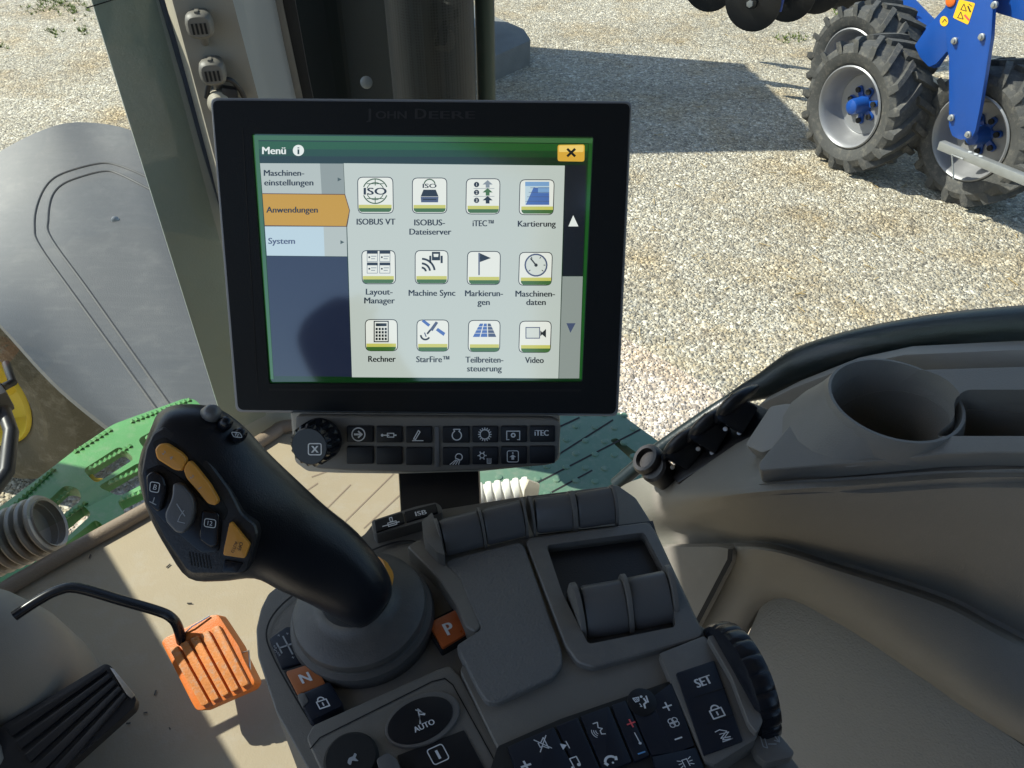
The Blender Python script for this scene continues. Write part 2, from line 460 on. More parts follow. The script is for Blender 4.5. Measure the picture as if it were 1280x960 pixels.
def box_bm(c, size, ax=None, bevel=0.0, bm=None):
    """box with axes ax = (x, y, z) unit vectors"""
    X, Y, Z = ax or (Vector((1, 0, 0)), Vector((0, 1, 0)), Vector((0, 0, 1)))
    own = bm is None
    b2 = bmesh.new()
    vs_ = []
    for sx in (-1, 1):
        for sy in (-1, 1):
            for sz in (-1, 1):
                vs_.append(b2.verts.new(Vector(c) + X * sx * size[0] / 2 + Y * sy * size[1] / 2 + Z * sz * size[2] / 2))
    for f in ((0, 1, 3, 2), (4, 6, 7, 5), (0, 4, 5, 1), (2, 3, 7, 6), (0, 2, 6, 4), (1, 5, 7, 3)):
        b2.faces.new([vs_[i] for i in f])
    bmesh.ops.recalc_face_normals(b2, faces=b2.faces)
    if bevel: bmesh.ops.bevel(b2, geom=list(b2.edges), offset=bevel, segments=2, profile=0.6, affect='EDGES', clamp_overlap=True)
    if own: return b2
    tmp = bpy.data.meshes.new('tmp'); b2.to_mesh(tmp); b2.free(); bm.from_mesh(tmp); bpy.data.meshes.remove(tmp)
    return bm
def box(name, c, size, mat, parent=None, ax=None, bevel=0.002):
    return from_bm(name, box_bm(c, size, ax, bevel), mat, parent)
def loft_bm(rows, closed=False, bm=None):
    bm = bm or bmesh.new()
    g = [[bm.verts.new(p) for p in row] for row in rows]
    for a, b in zip(g, g[1:]):
        k = len(a)
        for i in range(k if closed else k - 1):
            bm.faces.new((a[i], a[(i + 1) % k], b[(i + 1) % k], b[i]))
    return bm
def surface(name, rows, mat, parent=None, thick=0.01, sub=6, smooth=40):
    """smooth sheet through rows of 3D points, given a real thickness"""
    rows = [spline(r, sub) for r in rows]
    cols = [spline([r[i] for r in rows], sub) for i in range(len(rows[0]))]
    bm = loft_bm(cols)
    bmesh.ops.recalc_face_normals(bm, faces=bm.faces)
    c = sum((f.normal.dot(CAM - f.calc_center_median()) for f in bm.faces))
    if c < 0: bmesh.ops.reverse_faces(bm, faces=bm.faces)
    if thick:
        bm.normal_update()
        r = bmesh.ops.solidify(bm, geom=list(bm.faces), thickness=thick)
        # solidify pushes along +normal when positive: keep the seen side where it was drawn
    return from_bm(name, bm, mat, parent, smooth, fix=True)
def boolean_cut(o, cutter_bm):
    bmesh.ops.recalc_face_normals(cutter_bm, faces=cutter_bm.faces)
    me = bpy.data.meshes.new('cut'); cutter_bm.to_mesh(me); cutter_bm.free()
    c = bpy.data.objects.new('cut', me); COL.objects.link(c)
    md = o.modifiers.new('cut', 'BOOLEAN'); md.operation = 'DIFFERENCE'; md.solver = 'EXACT'; md.use_self = True; md.object = c
    dg = bpy.context.evaluated_depsgraph_get(); dg.update()
    nm = bpy.data.meshes.new_from_object(o.evaluated_get(dg), depsgraph=dg)
    o.modifiers.clear()
    old = o.data; o.data = nm
    bpy.data.objects.remove(c); bpy.data.meshes.remove(me); bpy.data.meshes.remove(old)
    o.data.polygons.foreach_set('use_smooth', [True] * len(o.data.polygons)); o.data.set_sharp_from_angle(angle=R(30))
    return o
def bvh_of(o):
    me = o.data; L0 = WLOC[o.name]
    return BVHTree.FromPolygons([v.co + L0 for v in me.vertices], [tuple(p.vertices) for p in me.polygons])
def on_surface(bvh, px, py, off=0.0):
    h = bvh.ray_cast(CAM, ray(px, py).normalized())
    return None if h[0] is None else h[0] + (h[1] if h[1].dot(CAM - h[0]) > 0 else -h[1]) * off

# ------------------------------------------------------------------ printed marks
FONT_CACHE = {}
def text_mesh(s, bold=0.0):
    key = (s, bold)
    if key in FONT_CACHE: return FONT_CACHE[key]
    cu = bpy.data.curves.new('t', 'FONT'); cu.body = s; cu.size = 1.0; cu.offset = bold; cu.resolution_u = 3
    ob = bpy.data.objects.new('t', cu); COL.objects.link(ob)
    dg = bpy.context.evaluated_depsgraph_get(); dg.update()
    me = bpy.data.meshes.new_from_object(ob.evaluated_get(dg), depsgraph=dg)
    vsx = [(v.co.x, v.co.y) for v in me.vertices]; fs = [tuple(p.vertices) for p in me.polygons]
    bpy.data.objects.remove(ob); bpy.data.curves.remove(cu); bpy.data.meshes.remove(me)
    FONT_CACHE[key] = (vsx, fs)
    return FONT_CACHE[key]
class Ink:
    """flat marks lying on a plane; coordinates in pixels of the picture, or in a unit frame"""
    def __init__(s, plane, lift=0.0003):
        s.pl = plane; s.lift = lift; s.bm = bmesh.new(); s.mats = []; s.fr = None
    def mi(s, m):
        if m not in s.mats: s.mats.append(m)
        return s.mats.index(m)
    def frame(s, cx, cy, size=1.0, ux=(1, 0), uy=(0, -1)):
        s.fr = (cx, cy, ux[0] * size, ux[1] * size, uy[0] * size, uy[1] * size)
    def P(s, x, y):
        if s.fr is None: return x, y
        c = s.fr
        return c[0] + x * c[2] + y * c[4], c[1] + x * c[3] + y * c[5]
    def face(s, pts, m, lev=0):
        v = [s.bm.verts.new(s.pl.hit(*s.P(*p), s.lift + lev * 0.0001)) for p in pts]
        f = s.bm.faces.new(v); f.material_index = s.mi(m)
        f.normal_update()
        if f.normal.dot(s.pl.n) < 0: f.normal_flip()
    def line(s, pts, w, m, closed=False, lev=0):
        pts = [Vector(p) for p in pts]; n = len(pts)
        for i in range(n if closed else n - 1):
            a, b = pts[i], pts[(i + 1) % n]
            if (b - a).length < 1e-6: continue
            d = (b - a).normalized(); q = Vector((-d.y, d.x)) * w / 2; e = d * w * 0.25
            s.face([a - q - e, b - q + e, b + q + e, a + q - e], m, lev + (i % 2) * 0.1)
    def disc(s, x, y, r, m, lev=0, n=20, ry=None):
        s.face(ellipse(x, y, r, ry or r, 0, n), m, lev)
    def circ(s, x, y, r, w, m, lev=0, n=22, a0=0, a1=360):
        k = n
        pts = [(x + r * math.cos(R(a0 + (a1 - a0) * i / k)), y + r * math.sin(R(a0 + (a1 - a0) * i / k))) for i in range(k + 1)]
        for p, q in zip(pts, pts[1:]):
            f = lambda pt, rr: (x + (pt[0] - x) * rr / r, y + (pt[1] - y) * rr / r)
            s.face([f(p, r - w / 2), f(q, r - w / 2), f(q, r + w / 2), f(p, r + w / 2)], m, lev)
    def text(s, st, cx, cy, h, m, lev=0, ux=(1, 0), uy=(0, -1), align='c', bold=0.0, wide=1.0, maxw=None):
        """h: cap height in pixels; cx, cy: middle (or left middle) of the capitals"""
        vx, fs = text_mesh(st)
        if not vx: return
        k = h / 0.70
        x0 = min(v[0] for v in vx); x1 = max(v[0] for v in vx)
        ox = -(x0 + x1) / 2 if align == 'c' else -x0
        kx = k * wide
        if maxw: kx = maxw / (x1 - x0)
        idx = s.mi(m)
        for n_, sh in enumerate((-bold, bold) if bold else (0,)):
            vv = []
            for (x, y) in vx:
                a, b = (x + ox) * kx + sh * h, (y - 0.35) * k
                X, Y = cx + a * ux[0] + b * uy[0], cy + a * ux[1] + b * uy[1]
                vv.append(s.bm.verts.new(s.pl.hit(X, Y, s.lift + (lev + n_ * 0.2) * 0.0001)))
            for f in fs:
                try:
                    nf = s.bm.faces.new([vv[i] for i in f]); nf.material_index = idx
                    nf.normal_update()
                    if nf.normal.dot(s.pl.n) < 0: nf.normal_flip()
                except ValueError: pass
    def build(s, name, parent):
        return from_bm(name, s.bm, s.mats, parent, 0, fix=False)
# ================================================================== outside: yard, machines
gb = bmesh.new()
for p in ((-70, -30), (70, -30), (70, 90), (-70, 90)): gb.verts.new((p[0], p[1], 0))
gb.faces.new(gb.verts)
tag(from_bm('ground', gb, M['gravel'], None, 0), None, None, kind='structure')

Gd0 = HZ(-CAM.z)
M['straw'] = plastic('straw', (0.40, 0.29, 0.13), 0.8, 0)
# grass and moss between the stones
def tufts(spots, seed):
    rnd = random.Random(seed); bm = bmesh.new()
    for (px, py, wpx, hpx, n) in spots:
        for _ in range(n):
            x = px + rnd.gauss(0, wpx); y = py + rnd.gauss(0, hpx)
            p = HZ(-CAM.z).hit(x, y)
            for k in range(5):
                a = rnd.random() * 6.28; l = rnd.uniform(0.02, 0.05)
                d = Vector((math.cos(a), math.sin(a), 0)); q = Vector((-d.y, d.x, 0)) * 0.006
                b0 = p + d * rnd.uniform(0, 0.02); t = b0 + d * l * 0.7 + Vector((0, 0, l * 0.8))
                bm.faces.new([bm.verts.new(b0 - q), bm.verts.new(b0 + q), bm.verts.new(t)])
    return bm
tag(from_bm('grass_tufts', tufts([(70, 6, 16, 5, 60), (100, 12, 10, 5, 26), (103, 38, 4, 3, 14), (66, 40, 5, 2, 14), (55, 3, 6, 3, 14), (2, 56, 3, 3, 6), (40, 14, 5, 4, 6),
    (985, 48, 12, 3, 26), (1045, 16, 14, 4, 16), (1065, 30, 10, 4, 10), (1235, 240, 8, 3, 5)], 3), M['grass'], None, 0), None, None, kind='stuff')

# straw and twigs lying on the gravel
rnd = random.Random(11); bm = bmesh.new()
for _ in range(70):
    p = Gd0.hit(rnd.uniform(780, 1280), rnd.uniform(40, 430)); a = rnd.random() * 6.28
    box_bm(p + Vector((0, 0, .008)), (rnd.uniform(.02, .09), .004, .003), (Vector((math.cos(a), math.sin(a), .05)), Vector((-math.sin(a), math.cos(a), 0)), Vector((0, 0, 1))), bm=bm)
tag(from_bm('straw', bm, M['straw'], None, 0), None, None, kind='stuff')
# box added to cast the shadow band; its side shows past the window seal
caster = thing('shadow_caster', 'dark green box added to cast the ground shadow, seen behind the perforated exhaust', 'shadow caster', (-1.8, 7.7, 0))
box('body', (-1.8, 7.70, 2.15), (1.5, 2.0, 3.0), M['dark_green'], caster, bevel=0.03)
ty_ = R(16)
box('sloped_top', (-1.78, 7.55, 3.60), (1.35, 1.7, 0.30), M['dark_green'], caster, (Vector((math.cos(ty_), 0.12, math.sin(ty_))).normalized(), Vector((-0.12, 1, 0)).normalized(), Vector((-math.sin(ty_), 0, math.cos(ty_)))), 0.02)
box('top_block', (-1.45, 8.0, 3.70), (0.6, 1.0, 0.24), M['dark_green'], caster, bevel=0.05)  # pieces on top only break up the outline of the cast shadow
box('chassis', (-1.8, 7.70, 0.58), (1.3, 1.9, 0.14), M['black'], caster, bevel=0.01)
for sx in (-0.75, 0.75):
    for k in range(3): box('rib', (-1.8 + sx * 1.035, 7.0 + k * 0.7, 2.15), (0.05, 0.08, 2.9), M['dark_green'], caster, bevel=0.005)
for sx in (-0.6, 0.6):
    w = lathe('wheel', (-1.8 + sx, 7.70, 0.42), (1, 0, 0), [(0.0, -0.12), (0.25, -0.12), (0.41, -0.12), (0.42, -0.08), (0.42, 0.08), (0.41, 0.12), (0.25, 0.12), (0, 0.12)], M['tyre'], caster)

# concrete block with a pipe post
Gd = HZ(-CAM.z)
blk = thing('concrete_block', 'low grey concrete block on gravel in the shade', 'block', Gd.hit(612, 76))
top = Plane(Vector((0, 0, 0.22)), (0, 0, 1))
slab('slab', [(548, 44), (595, 10), (655, 36), (664, 50), (618, 70), (552, 62)], top, 0.22, M['concrete'], blk, 0.012, r=3)
pst = thing('pipe_post', 'short olive pipe post with foot plate bolted on the concrete block', 'post', top.hit(580, 30))
pb = top.hit(580, 28)
lathe('pipe', pb, (0, 0, 1), [(0.105, 0.01), (0.105, 1.6), (0.09, 1.6)], M['olive'], pst, 24)
slab('foot_plate', [(556, 32), (560, 8), (600, 6), (604, 28), (592, 34)], top, 0.012, M['galv'], pst, 0.003, lift=0.012)

# exhaust of the tractor outside the right pillar
exh = thing('exhaust_stack', 'dark exhaust stack in a perforated guard outside side glass', 'exhaust', (-0.15, 1.46, 1.55))
ec = at(540, 60, 1.46)
lathe('perforated_sleeve', (ec.x, ec.y, 1.75), (0, 0, 1), [(0.072, 0.0), (0.078, 0.02), (0.078, 1.3), (0.07, 1.3)], M['perforated'], exh, 40)
lathe('pipe', (ec.x, ec.y, 1.45), (0, 0, 1), [(0.055, 0.0), (0.055, 0.32), (0.05, 0.32)], M['black'], exh, 24)
for z in (1.80,): lathe('clamp', (ec.x, ec.y, z), (0, 0, 1), [(0.0785, 0), (0.081, 0.002), (0.081, 0.012), (0.0785, 0.014)], M['black'], exh, 40)
e2 = at(428, 60, 1.62)
intake = thing('intake_housing', 'flat dark green grey housing beside the perforated exhaust', 'housing', (e2.x, e2.y, 1.5))
box('housing', (e2.x, e2.y, 2.05), (0.27, 0.10, 1.3), M['deep'], intake, (RGT, FWD, Vector((0, 0, 1))), 0.02)
bp_ = at(458, 103, 1.56)
lathe('bolt', bp_, -ray(458, 103), [(0.012, -0.03), (0.012, 0.004), (0.008, 0.006), (0, 0.006)], M['galv'], intake, 16)
# grab rail
gr = at(607, 70, 1.55)
rail_ = thing('grab_rail', 'vertical dark green grab rail outside side glass', 'rail', (gr.x, gr.y, 1.5))
tube('tube', [(gr.x, gr.y, 1.5), (gr.x, gr.y, 3.2)], 0.0185, M['dark_green'], rail_, 20)
tube('bracket', [(gr.x, gr.y, 1.6), (gr.x - 0.12, gr.y - 0.1, 1.6), (gr.x - 0.14, gr.y - 0.12, 1.55)], 0.012, M['black'], rail_, 10)

# ------------------------------------------------------------------ blue implement
AX = Vector((0.9, 0.436, 0)).normalized()           # wheel axle, pointing away from the tractor
ROLL = Vector((0.436, -0.9, 0)).normalized()
imp = thing('seed_drill', 'blue seed drill with lugged packer wheels on gravel yard', 'seed drill', (3.0, 5.5, 0))
def packer_wheel(c, rad, parent):
    c = Vector(c)
    wd = rad * 0.80
    w0 = parent
    prof = [(rad * .60, -wd * .44), (rad * .66, -wd * .50), (rad * .80, -wd * .53), (rad * .895, -wd * .48), (rad * .925, -wd * .36), (rad * .93, 0), (rad * .925, wd * .36), (rad * .895, wd * .48), (rad * .80, wd * .53), (rad * .66, wd * .50), (rad * .60, wd * .44)]
    bm = lathe_bm(c, AX, prof, 72, closed=True)
    u, w, d = axes(AX)
    n = 17
    def pt(a, r, h): return c + d * h + (u * math.cos(a) + w * math.sin(a)) * r
    for k in range(n):
        for sd in (-1, 1):
            a0 = 2 * math.pi * (k + (0.5 if sd > 0 else 0)) / n
            secs = []
            for t, hw in ((0.0, .075), (0.35, .068), (0.7, .062), (1.0, .058), (1.12, .05)):
                # t=0 near the middle of the tread, 1 at the shoulder
                h = sd * wd * (-.03 + .55 * min(t, 1.0)) if t <= 1 else sd * wd * .535
                a = a0 + t * 0.30
                rt = rad * (1.0 if t < .8 else .985 if t <= 1 else .90)
                rb = rad * (.90 if t < .9 else .86 if t <= 1 else .80)
                secs.append([pt(a - hw, rb, h), pt(a - hw * .72, rt, h), pt(a + hw * .72, rt, h), pt(a + hw, rb, h)])
            q = [[bm.verts.new(p) for p in s_] for s_ in secs]
            for s1, s2 in zip(q, q[1:]):
                for i in range(4): bm.faces.new((s1[i], s1[(i + 1) % 4], s2[(i + 1) % 4], s2[i]))
            bm.faces.new(q[0]); bm.faces.new(q[-1])
    return from_bm('wheel', bm, M['tyre'], w0, 30)
def wheel_set(c, rad, detail=True):
    c = Vector(c); wd = rad * 0.80
    t = packer_wheel(c, rad, imp)
    f = -1
    r_ = lathe('rim', c, AX, [(rad * .62, -wd * .49), (rad * .60, -wd * .51), (rad * .575, -wd * .49), (rad * .55, -wd * .42), (rad * .535, -wd * .36), (rad * .50, -wd * .22), (rad * .475, -wd * .12), (rad * .455, -wd * .09), (rad * .44, -wd * .10), (rad * .42, -wd * .09), (rad * .10, -wd * .09), (0, -wd * .09),
                               ], M['silver'], t, 56, cap=False)
    hb = bmesh.new()
    u, w, d = axes(AX)
    zf = -wd * .10
    # star plate with rounded fingers
    star = []
    for k in range(7):
        a = 2 * math.pi * k / 7 + 0.25
        for da, rr in ((-.33, .13), (-.22, .22), (-.19, .265), (-.10, .29), (.10, .29), (.19, .265), (.22, .22), (.33, .13)):
            star.append(c + d * (zf - 0.012) + (u * math.cos(a + da) + w * math.sin(a + da)) * rad * rr)
    prism_bm(star, -d, 0.016, 0.002, 2, hb)
    lathe_bm(c, -AX, [(rad * .155, 0.0), (rad * .15, wd * .10), (rad * .125, wd * .16), (rad * .12, wd * .36), (rad * .105, wd * .42), (rad * .06, wd * .45), (0, wd * .455)], 32, hb)
    from_bm('hub', hb, M['blue'], t, 40)
    for k in range(7):
        a = 2 * math.pi * (k + 0.0) / 7 + 0.25
        p = c + d * (zf - 0.03) + (u * math.cos(a) + w * math.sin(a)) * rad * .235
        lathe('lug_hole', p, -AX, [(0.019, -0.01), (0.019, 0.003), (0.012, 0.003), (0, 0.001)], M['gap'], t, 14)
    return t
w1c = Gd.hit(1046, 209); WR = 0.455
c1 = Vector((w1c.x, w1c.y, WR)) + AX * 0.13
wheel_set(c1, WR)
c2 = c1 + AX * 0.33 + ROLL * 0.74
wheel_set(c2, WR)
c3 = c1 + AX * 0.62 - ROLL * 0.65
wheel_set(c3, WR)
# blue post plate in front of the inner wheel
PPl = Plane(c2 - AX * 0.30, -AX)
slab('post_plate', [(1182, -24), (1182, 8), (1162, 30), (1143, 57), (1150, 72), (1161, 84), (1170, 80), (1184, 64), (1186, 72), (1186, 158), (1190, 170), (1200, 175), (1214, 173), (1219, 164), (1224, 140), (1231, 98), (1239, 46), (1243, -24)],
     PPl, 0.03, M['blue'], imp, 0.004, r=2)
box('frame_beam', PPl.hit(1300, 8) + AX * 0.22, (0.20, 1.7, 0.26), M['blue'], imp, (AX, ROLL, Vector((0, 0, 1))), 0.01)
box('frame_beam', PPl.hit(1215, -50) + AX * 0.10, (0.14, 0.36, 0.5), M['blue'], imp, (AX, ROLL, Vector((0, 0, 1))), 0.01)
slab('side_arm', [(1144, 56), (1162, 30), (1186, 60), (1168, 86), (1160, 82)], PPl, 0.04, M['blue'], imp, 0.003, lift=-0.05, r=2)
for (x, y) in ((1194, 51), (1228, 46), (1190, 147), (1211, 168), (1244, 6)):
    lathe('bolt', PPl.hit(x, y), -AX, [(0.021, -0.002), (0.021, 0.012), (0.016, 0.015), (0.012, 0.015), (0.012, 0.026), (0, 0.027)], M['galv'], imp, 6 if False else 12)
ink = Ink(PPl, 0.002)
ink.face(rounded([(1199, -1), (1219, 4), (1210, 31), (1191, 22)], 2), M['sticker'])
ink.line([(1201, 12), (1205, 5), (1208, 14), (1201, 12)], 1.1, M['dark_ink'], lev=1)
ink.line([(1197, 22), (1201, 15), (1204, 24), (1197, 22)], 1.1, M['dark_ink'], lev=1)
ink.line([(1210, 8), (1213, 15)], 2, M['dark_ink'], lev=1); ink.line([(1206, 19), (1211, 25)], 2.6, M['red_ink'], lev=1)
ink.line([(1211, 5), (1215, 8)], 1, M['dark_ink'], lev=1)
ink.build('warning_sticker', imp)
ink = Ink(PPl, 0.002)
ink.disc(1180, 26.5, 5.2, M['sticker'], ry=6.4); ink.line([(1178, 28), (1181, 24), (1183, 27)], 1.2, M['dark_ink'], lev=1)
ink.build('round_sticker', imp)
lathe('reflector', PPl.hit(1189, 1), -AX, [(0.034, 0), (0.034, 0.008), (0.028, 0.012), (0, 0.013)], M['reflector'], imp, 24)
# black cylinder (accumulator) behind the front wheel
ac = c1 + AX * 0.30 - ROLL * 0.42
acp = facing(1101, 20, (ac - CAM).dot(Vector((0, cp, -sp)))).o
lathe('accumulator', acp - Vector((0, 0, 0.18)), (0, 0, 1), [(0.09, -0.25), (0.095, 0.12), (0.10, 0.13), (0.10, 0.155), (0.08, 0.175), (0.03, 0.18), (0.028, 0.20), (0, 0.20)], M['disc'], imp, 32)
box('axle_beam', (c1 + c2) / 2 + AX * 0.28 + Vector((0, 0, 0.0)), (0.12, 1.1, 0.12), M['blue'], imp, (AX, ROLL, Vector((0, 0, 1))), 0.01)
# galvanised step bar
b0 = PPl.hit(1176, 181, 0.05); b1 = PPl.hit(1300, 232, 0.05)
bd = (b1 - b0).normalized(); bn = bd.cross(AX).normalized()
bar = box('galvanised_bar', (b0 + b1) / 2, ((b1 - b0).length, 0.05, 0.055), M['galv'], imp, (bd, AX, bn), 0.004)
for q in (0.30, 0.36, 0.41):
    lathe('bar_hole', b0 + (b1 - b0) * q + (bn if bn.z > 0 else -bn) * 0.0285, bn if bn.z > 0 else -bn, [(0.012, -.002), (0.012, 0.001), (0, 0.001)], M['white_ink'], bar, 12)
tb = PPl.hit(1191, 195, 0.09)
tube('bracket', [PPl.hit(1204, 199, 0.09), PPl.hit(1190, 193, 0.09), PPl.hit(1192, 224, 0.09)], 0.006, M['galv'], imp, 8)
# coulter discs along the tool bar
discs = [(886, -22, 33, 6.9), (941, 2, 34, 6.6), (985, -9, 33, 6.75), (1021, -17, 31, 6.95), (1057, -23, 32, 7.15), (1092, -26, 28, 7.4), (905, -33, 26, 7.3)]
dax = Vector((0.55, 0.83, 0.05)).normalized()
for (x, y, r, t) in discs:
    c = at(x, y, t); rr = r / F * t * 1.06
    g = lathe('coulter_disc', c, -dax, [(rr, -0.003), (rr, 0.0), (rr * .8, 0.012), (rr * .45, 0.02), (rr * .22, 0.02), (rr * .20, 0.05), (rr * .12, 0.055), (0, 0.056)], M['disc'], imp, 44)
    lathe('hub_bolt', c, -dax, [(0.028, 0.05), (0.028, 0.075), (0, 0.078)], M['galv'], g, 6)
for (x, y, t) in ((972, 14, 6.7), (1003, 8, 6.9), (1040, -2, 7.1)):
    p = at(x, y, t); q = p + Vector((0.06, 0.1, 0.75))
    tube('disc_arm', [p, q], 0.035, M['blue'], imp, 8)
tbp = at(980, -110, 6.9)
box('tool_bar', at(1030, -95, 7.0), (2.1, 0.14, 0.14), M['blue'], imp, (Vector((0.93, 0.36, 0)).normalized(), Vector((-0.36, 0.93, 0)).normalized(), Vector((0, 0, 1))), 0.01)
box('draw_beam', (at(1030, -95, 7.0) + c3 + AX * .3 + Vector((0, 0, .35))) / 2, (0.14, 2.2, 0.14), M['blue'], imp,
    ((c3 + AX * .3 + Vector((0, 0, .35)) - at(1030, -95, 7.0)).cross(Vector((0, 0, 1))).normalized(), (c3 + AX * .3 + Vector((0, 0, .35)) - at(1030, -95, 7.0)).normalized(), Vector((0, 0, 1))), 0.01)

# ------------------------------------------------------------------ front wheel and fender of the tractor
wc = at(-62, 470, 3.12)
wn_ = Vector((-0.25, -0.96, 0.0)).normalized()
fen = thing('fendered_wheel', 'dusty tractor wheel with yellow rim under a scuffed grey plastic fender', 'wheel', (wc.x, wc.y, 0))
fw = lathe('tyre', wc, wn_, [(0.34, 0.0), (0.37, 0.03), (0.45, 0.05), (0.54, 0.02), (0.585, -0.06), (0.60, -0.2), (0.585, -0.36), (0.5, -0.45), (0.34, -0.45)], M['tyre_dusty'], fen, 64, closed=True)
lathe('rim', wc, wn_, [(0.35, 0.015), (0.34, 0.03), (0.325, 0.01), (0.30, -0.10), (0.20, -0.12), (0.12, -0.06), (0, -0.06)], M['yellow'], fw, 48, cap=False)
lathe('axle_hub', wc, wn_, [(0.14, -0.06), (0.14, 0.05), (0.10, 0.09), (0, 0.10)], M['black'], fw, 24)

rows = [[(-90, 262, 2.95), (-10, 196, 3.0), (60, 160, 3.05), (110, 153, 3.08), (170, 165, 3.05), (240, 205, 3.0), (330, 290, 2.95)],
        [(-62, 315, 2.74), (10, 268, 2.8), (75, 240, 2.85), (140, 236, 2.87), (200, 250, 2.85), (270, 290, 2.8), (350, 350, 2.75)],
        [(-30, 372, 2.5), (35, 350, 2.56), (95, 335, 2.6), (160, 332, 2.62), (220, 345, 2.6), (285, 375, 2.56), (365, 420, 2.5)],
        [(14, 420, 2.3), (65, 425, 2.34), (115, 425, 2.36), (165, 425, 2.37), (215, 430, 2.36), (290, 445, 2.33), (375, 480, 2.28)],
        [(75, 485, 2.12), (110, 490, 2.14), (150, 492, 2.15), (185, 492, 2.15), (225, 495, 2.14), (300, 510, 2.12), (380, 535, 2.08)],
        [(160, 553, 1.97), (180, 556, 1.98), (205, 558, 1.98), (230, 560, 1.98), (262, 562, 1.97), (320, 570, 1.96), (385, 585, 1.93)]]
fs_ = surface('shell', [[at(*p) for p in r] for r in rows], M['fender'], fen, 0.012, 6, 60)
bv = bvh_of(fs_)
def groove(pts, rad):
    out = [on_surface(bv, p[0], p[1], 0.0) for p in spline([(*p, 0) for p in pts], 5)]
    return [p for p in out if p is not None]
for pts in ([(196, 512), (150, 448), (95, 372), (50, 308), (43, 285), (46, 258), (58, 232), (78, 217), (120, 205), (145, 206), (185, 222), (240, 250)],
            [(212, 506), (165, 440), (110, 362), (64, 298), (60, 275), (64, 248), (76, 232), (98, 222), (130, 214), (150, 218), (190, 238), (240, 262)]):
    g = groove(pts, .004)
    if len(g) > 3: tube('panel_groove', g, 0.0042, M['fender_line'], fen, 6)
for (x, y) in ((144, 275),):
    p = on_surface(bv, x, y, 0.0)
    if p: lathe('rivet', p, CAM - p, [(0.013, -0.002), (0.013, 0.003), (0.008, 0.006), (0, 0.006)], M['galv'] if x == 144 else M['fender_line'], fen, 16)
# black valve block low at the far left
vb = thing('valve_block', 'black hydraulic block at the left edge under fender', 'valve', at(5, 495, 2.3))
box('body', at(-14, 494, 2.3), (0.08, 0.14, 0.07), M['black'], vb, (RGT, FWD, Vector((0, 0, 1))), 0.01)
tube('hose', [at(0, 500, 2.3), at(14, 540, 2.25), at(8, 590, 2.15), at(-20, 630, 2.1)], 0.02, M['black'], vb, 10)
tube('hose', [at(4, 484, 2.3), at(16, 478, 2.32), at(8, 455, 2.4)], 0.012, M['black'], vb, 10)

# ------------------------------------------------------------------ green ladder tread in front of the cab
TP = HZ(-1.27)
trd = thing('ladder_tread', 'bright green slotted tread with serrated bars below the joystick', 'step', TP.hit(140, 590))
plate = slab('plate', [(-10, 640), (40, 603), (92, 563), (141, 530), (168, 520), (232, 497), (245, 499), (262, 520), (262, 560), (215, 610), (173, 640), (128, 668), (80, 690), (20, 700), (-8, 672)],
             TP, 0.03, M['green_tread'], trd, 0.003, r=6)
cut = bmesh.new()
slots = [[(93, 567), (141, 537), (160, 553), (110, 584)],
         [(112, 588), (166, 557), (188, 575), (140, 600)], [(136, 606), (196, 578), (215, 600), (150, 626)],
         [(163, 529), (183, 518), (232, 502), (240, 508), (240, 524), (200, 545), (176, 545)], [(182, 549), (236, 528), (240, 560), (206, 570)],
         [(14, 638), (70, 586), (88, 590), (92, 604), (30, 652)], [(36, 655), (92, 610), (105, 622), (62, 660)], [(64, 664), (110, 628), (124, 642), (84, 672)]]
for s_ in slots: prism_bm([TP.hit(p[0], p[1], 0.05) for p in rounded(s_, 7)], TP.n, 0.15, 0, bm=cut)
boolean_cut(plate, cut)
teeth = [[(14, 638), (70, 586)], [(93, 567), (141, 537)], [(112, 588), (166, 557)], [(136, 606), (196, 578)], [(150, 627), (214, 602)], [(163, 529), (240, 500)], [(182, 549), (236, 528)], [(40, 655), (92, 610)], [(64, 664), (110, 628)]]
for (a, b) in teeth:
    A, B = TP.hit(*a), TP.hit(*b); d = (B - A); n = int(d.length / 0.011); q = d.normalized().cross(Vector((0, 0, 1)))
    bm = bmesh.new()
    for k in range(n):
        p = A + d * (k / n); e = A + d * ((k + 1) / n); m_ = (p + e) / 2
        for s_ in (1,):
            vs3 = [bm.verts.new(v) for v in (p - q * .006, e - q * .006, e + q * .001, p + q * .001, m_ + q * .004 + Vector((0, 0, .006)), m_ - q * .006 + Vector((0, 0, .006)))]
            bm.faces.new((vs3[0], vs3[1], vs3[5])); bm.faces.new((vs3[3], vs3[4], vs3[2])); bm.faces.new((vs3[0], vs3[5], vs3[4], vs3[3])); bm.faces.new((vs3[1], vs3[2], vs3[4], vs3[5]))
    from_bm('serrated_edge', bm, M['green_tread'], trd, 0)
slab('side_bracket', [(-20, 700), (38, 688), (52, 715), (20, 740), (-20, 740)], HZ(-1.20), 0.2, M['green'], trd, 0.003)
tube('yellow_edge', [HZ(-1.3).hit(108, 590), HZ(-1.3).hit(118, 600), HZ(-1.3).hit(130, 602)], 0.006, M['sticker'], trd, 8)

